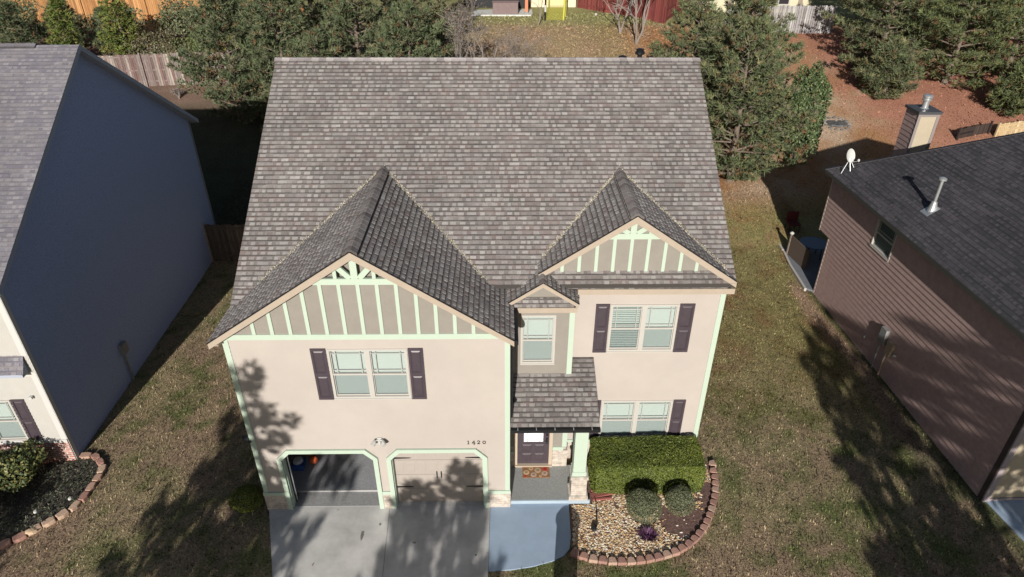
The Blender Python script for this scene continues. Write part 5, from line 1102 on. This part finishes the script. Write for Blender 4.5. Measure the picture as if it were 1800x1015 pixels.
t = thing('brick_pillar', (1.33, 8.7, 0), 'brick pillar with a rounded cap on the front lawn beside the walkway', 'pillar')
b = MB(); b.box(1.06, 1.60, 8.45, 8.95, -.05, 1.38); b.build('shaft', M_BRICK, t); b = MB(); b.lathe((1.33, 8.7, 1.38), [(.34, 0), (.34, .05), (.22, .14), (.06, .18)], 14); b.build('cap', M_CONC, t)

# ================================================================== GRASS AND LITTER
def scatter(n, x0, x1, y0, y1, excl, seed, keep=None):
    r_ = np.random.RandomState(seed); x = r_.uniform(x0, x1, n); y = r_.uniform(y0, y1, n); k = np.ones(n, bool)
    for p in excl: k &= ~inpoly(x, y, p)
    if keep is not None: k &= keep(x, y, r_)
    return x[k], y[k], r_
EX = [[(XL-.02, 12.7), (.2, 12.7), (2.4, 12.75), (XR+.02, 14.6), (XR+.02, 26.5), (XL-.02, 26.5)], DRIVE_L, DRIVE_R, WALK, BED, LBED, [(-26, 14.0), (-13.02, 14.6), (-13.45, 28.1), (-27, 28)], [(13.34, 29), (13.3, 24), (13.66, 12.7), (14.5, 3), (40, 3), (40, 29)]]
x, y, r_ = scatter(300000, -14.5, 15.0, 9.3, 34, EX, 5)
n = len(x); c = zone_col(x, y); dd = r_.uniform(size=n); cl = fbm(x, y, .16, 71, 3); hue = r_.uniform(size=n); c = np.where((hue < .30)[:, None], c*.5+np.array([.045, .055, .018]), np.where((hue > .72)[:, None], c*.6+np.array([.09, .068, .042]), c)); c = c*(np.where(dd < .42, .42, np.where(dd < .85, 1.02, 1.28))*np.clip(1+(cl-.5)*3.6, .3, 1.35)*1.12)[:, None]*(1+r_.uniform(-.15, .15, n))[:, None]
a = r_.uniform(0, 6.28, n); el = r_.uniform(.15, 1.0, n); L_ = r_.uniform(.04, .10, n); zz = np.interp(y, HY, HZ)-.004+(fbm(x, y, 3, 5)-.5)*.10*np.clip((np.hypot((y-19)/8, x/20))-1.1, 0, 1)
B0 = np.stack([x, y, zz], 1); dr = np.stack([np.cos(a)*np.cos(el), np.sin(a)*np.cos(el), np.sin(el)], 1)*L_[:, None]; sd = np.stack([-np.sin(a), np.cos(a), np.zeros(n)], 1)*(r_.uniform(.008, .019, n))[:, None]
o = npmesh('grass', np.stack([B0-sd, B0+sd, B0+dr], 1).reshape(-1, 3), 3, c, M_BLADE); tag(o, 'short dormant brown and green lawn grass around the houses', 'grass', kind='stuff')
x, y, r_ = scatter(9000, -19, -12, 10.6, 14.6, [], 6, lambda x, y, r: inpoly(x, y, LBED))
n = len(x); C = np.stack([x, y, r_.uniform(.03, .12, n)], 1)
o = leafmesh('ground_cover', C, np.tile([0, -.2, 1.], (n, 1)), .09, pickcols(n, [(.05, .06, .035), (.08, .085, .05), (.035, .045, .025), (.11, .10, .07)], .3, r_), M_LEAF, asp=.3, rs=r_); tag(o, 'dark low ground cover filling the left stone-edged bed', 'ground cover', kind='stuff')
x, y, r_ = scatter(26000, 6, 40, 30, 58, [], 8)
n = len(x); C = np.stack([x, y, np.interp(y, HY, HZ)+.03], 1); cz_ = zone_col(x, y)*(r_.uniform(.6, 1.5, n))[:, None]
o = leafmesh('fallen_needles', C, np.tile([0, 0, 1.], (n, 1)), .16, cz_, M_BLADE, asp=.25, rs=r_); tag(o, 'fallen pine needles and leaves on the ground behind the houses', 'fallen needles', kind='stuff')
x, y, r_ = scatter(26000, -8, 13, 36, 58, [], 9)
n = len(x); C = np.stack([x, y, np.interp(y, HY, HZ)+.04], 1); cz_ = zone_col(x, y)*(r_.uniform(.55, 1.45, n))[:, None]
o = leafmesh('dry_grass', C, np.tile([0, -.3, 1.], (n, 1)), .20, cz_, M_BLADE, asp=.3, rs=r_); tag(o, 'dry tufted grass on the slope behind the middle house', 'dry grass', kind='stuff')

x, y, r_ = scatter(520, -14, 15, 9.5, 33, [EX[0], EX[6], EX[7]], 12, lambda x, y, r: r.uniform(size=len(x)) < np.where(inpoly(x, y, DRIVE_L) | inpoly(x, y, DRIVE_R) | inpoly(x, y, WALK), .25, .8))
n = len(x); C = np.stack([x, y, np.interp(y, HY, HZ)+.055], 1)
o = leafmesh('fallen_leaves', C, np.tile([0, 0, 1.], (n, 1)), .055, pickcols(n, [(.24, .14, .07), (.18, .10, .06), (.30, .21, .12), (.34, .30, .24)], .2, r_), M_LEAF, asp=.6, jit=.35, rs=r_); tag(o, 'dry brown leaves scattered over the lawns and paving', 'fallen leaves', kind='stuff')
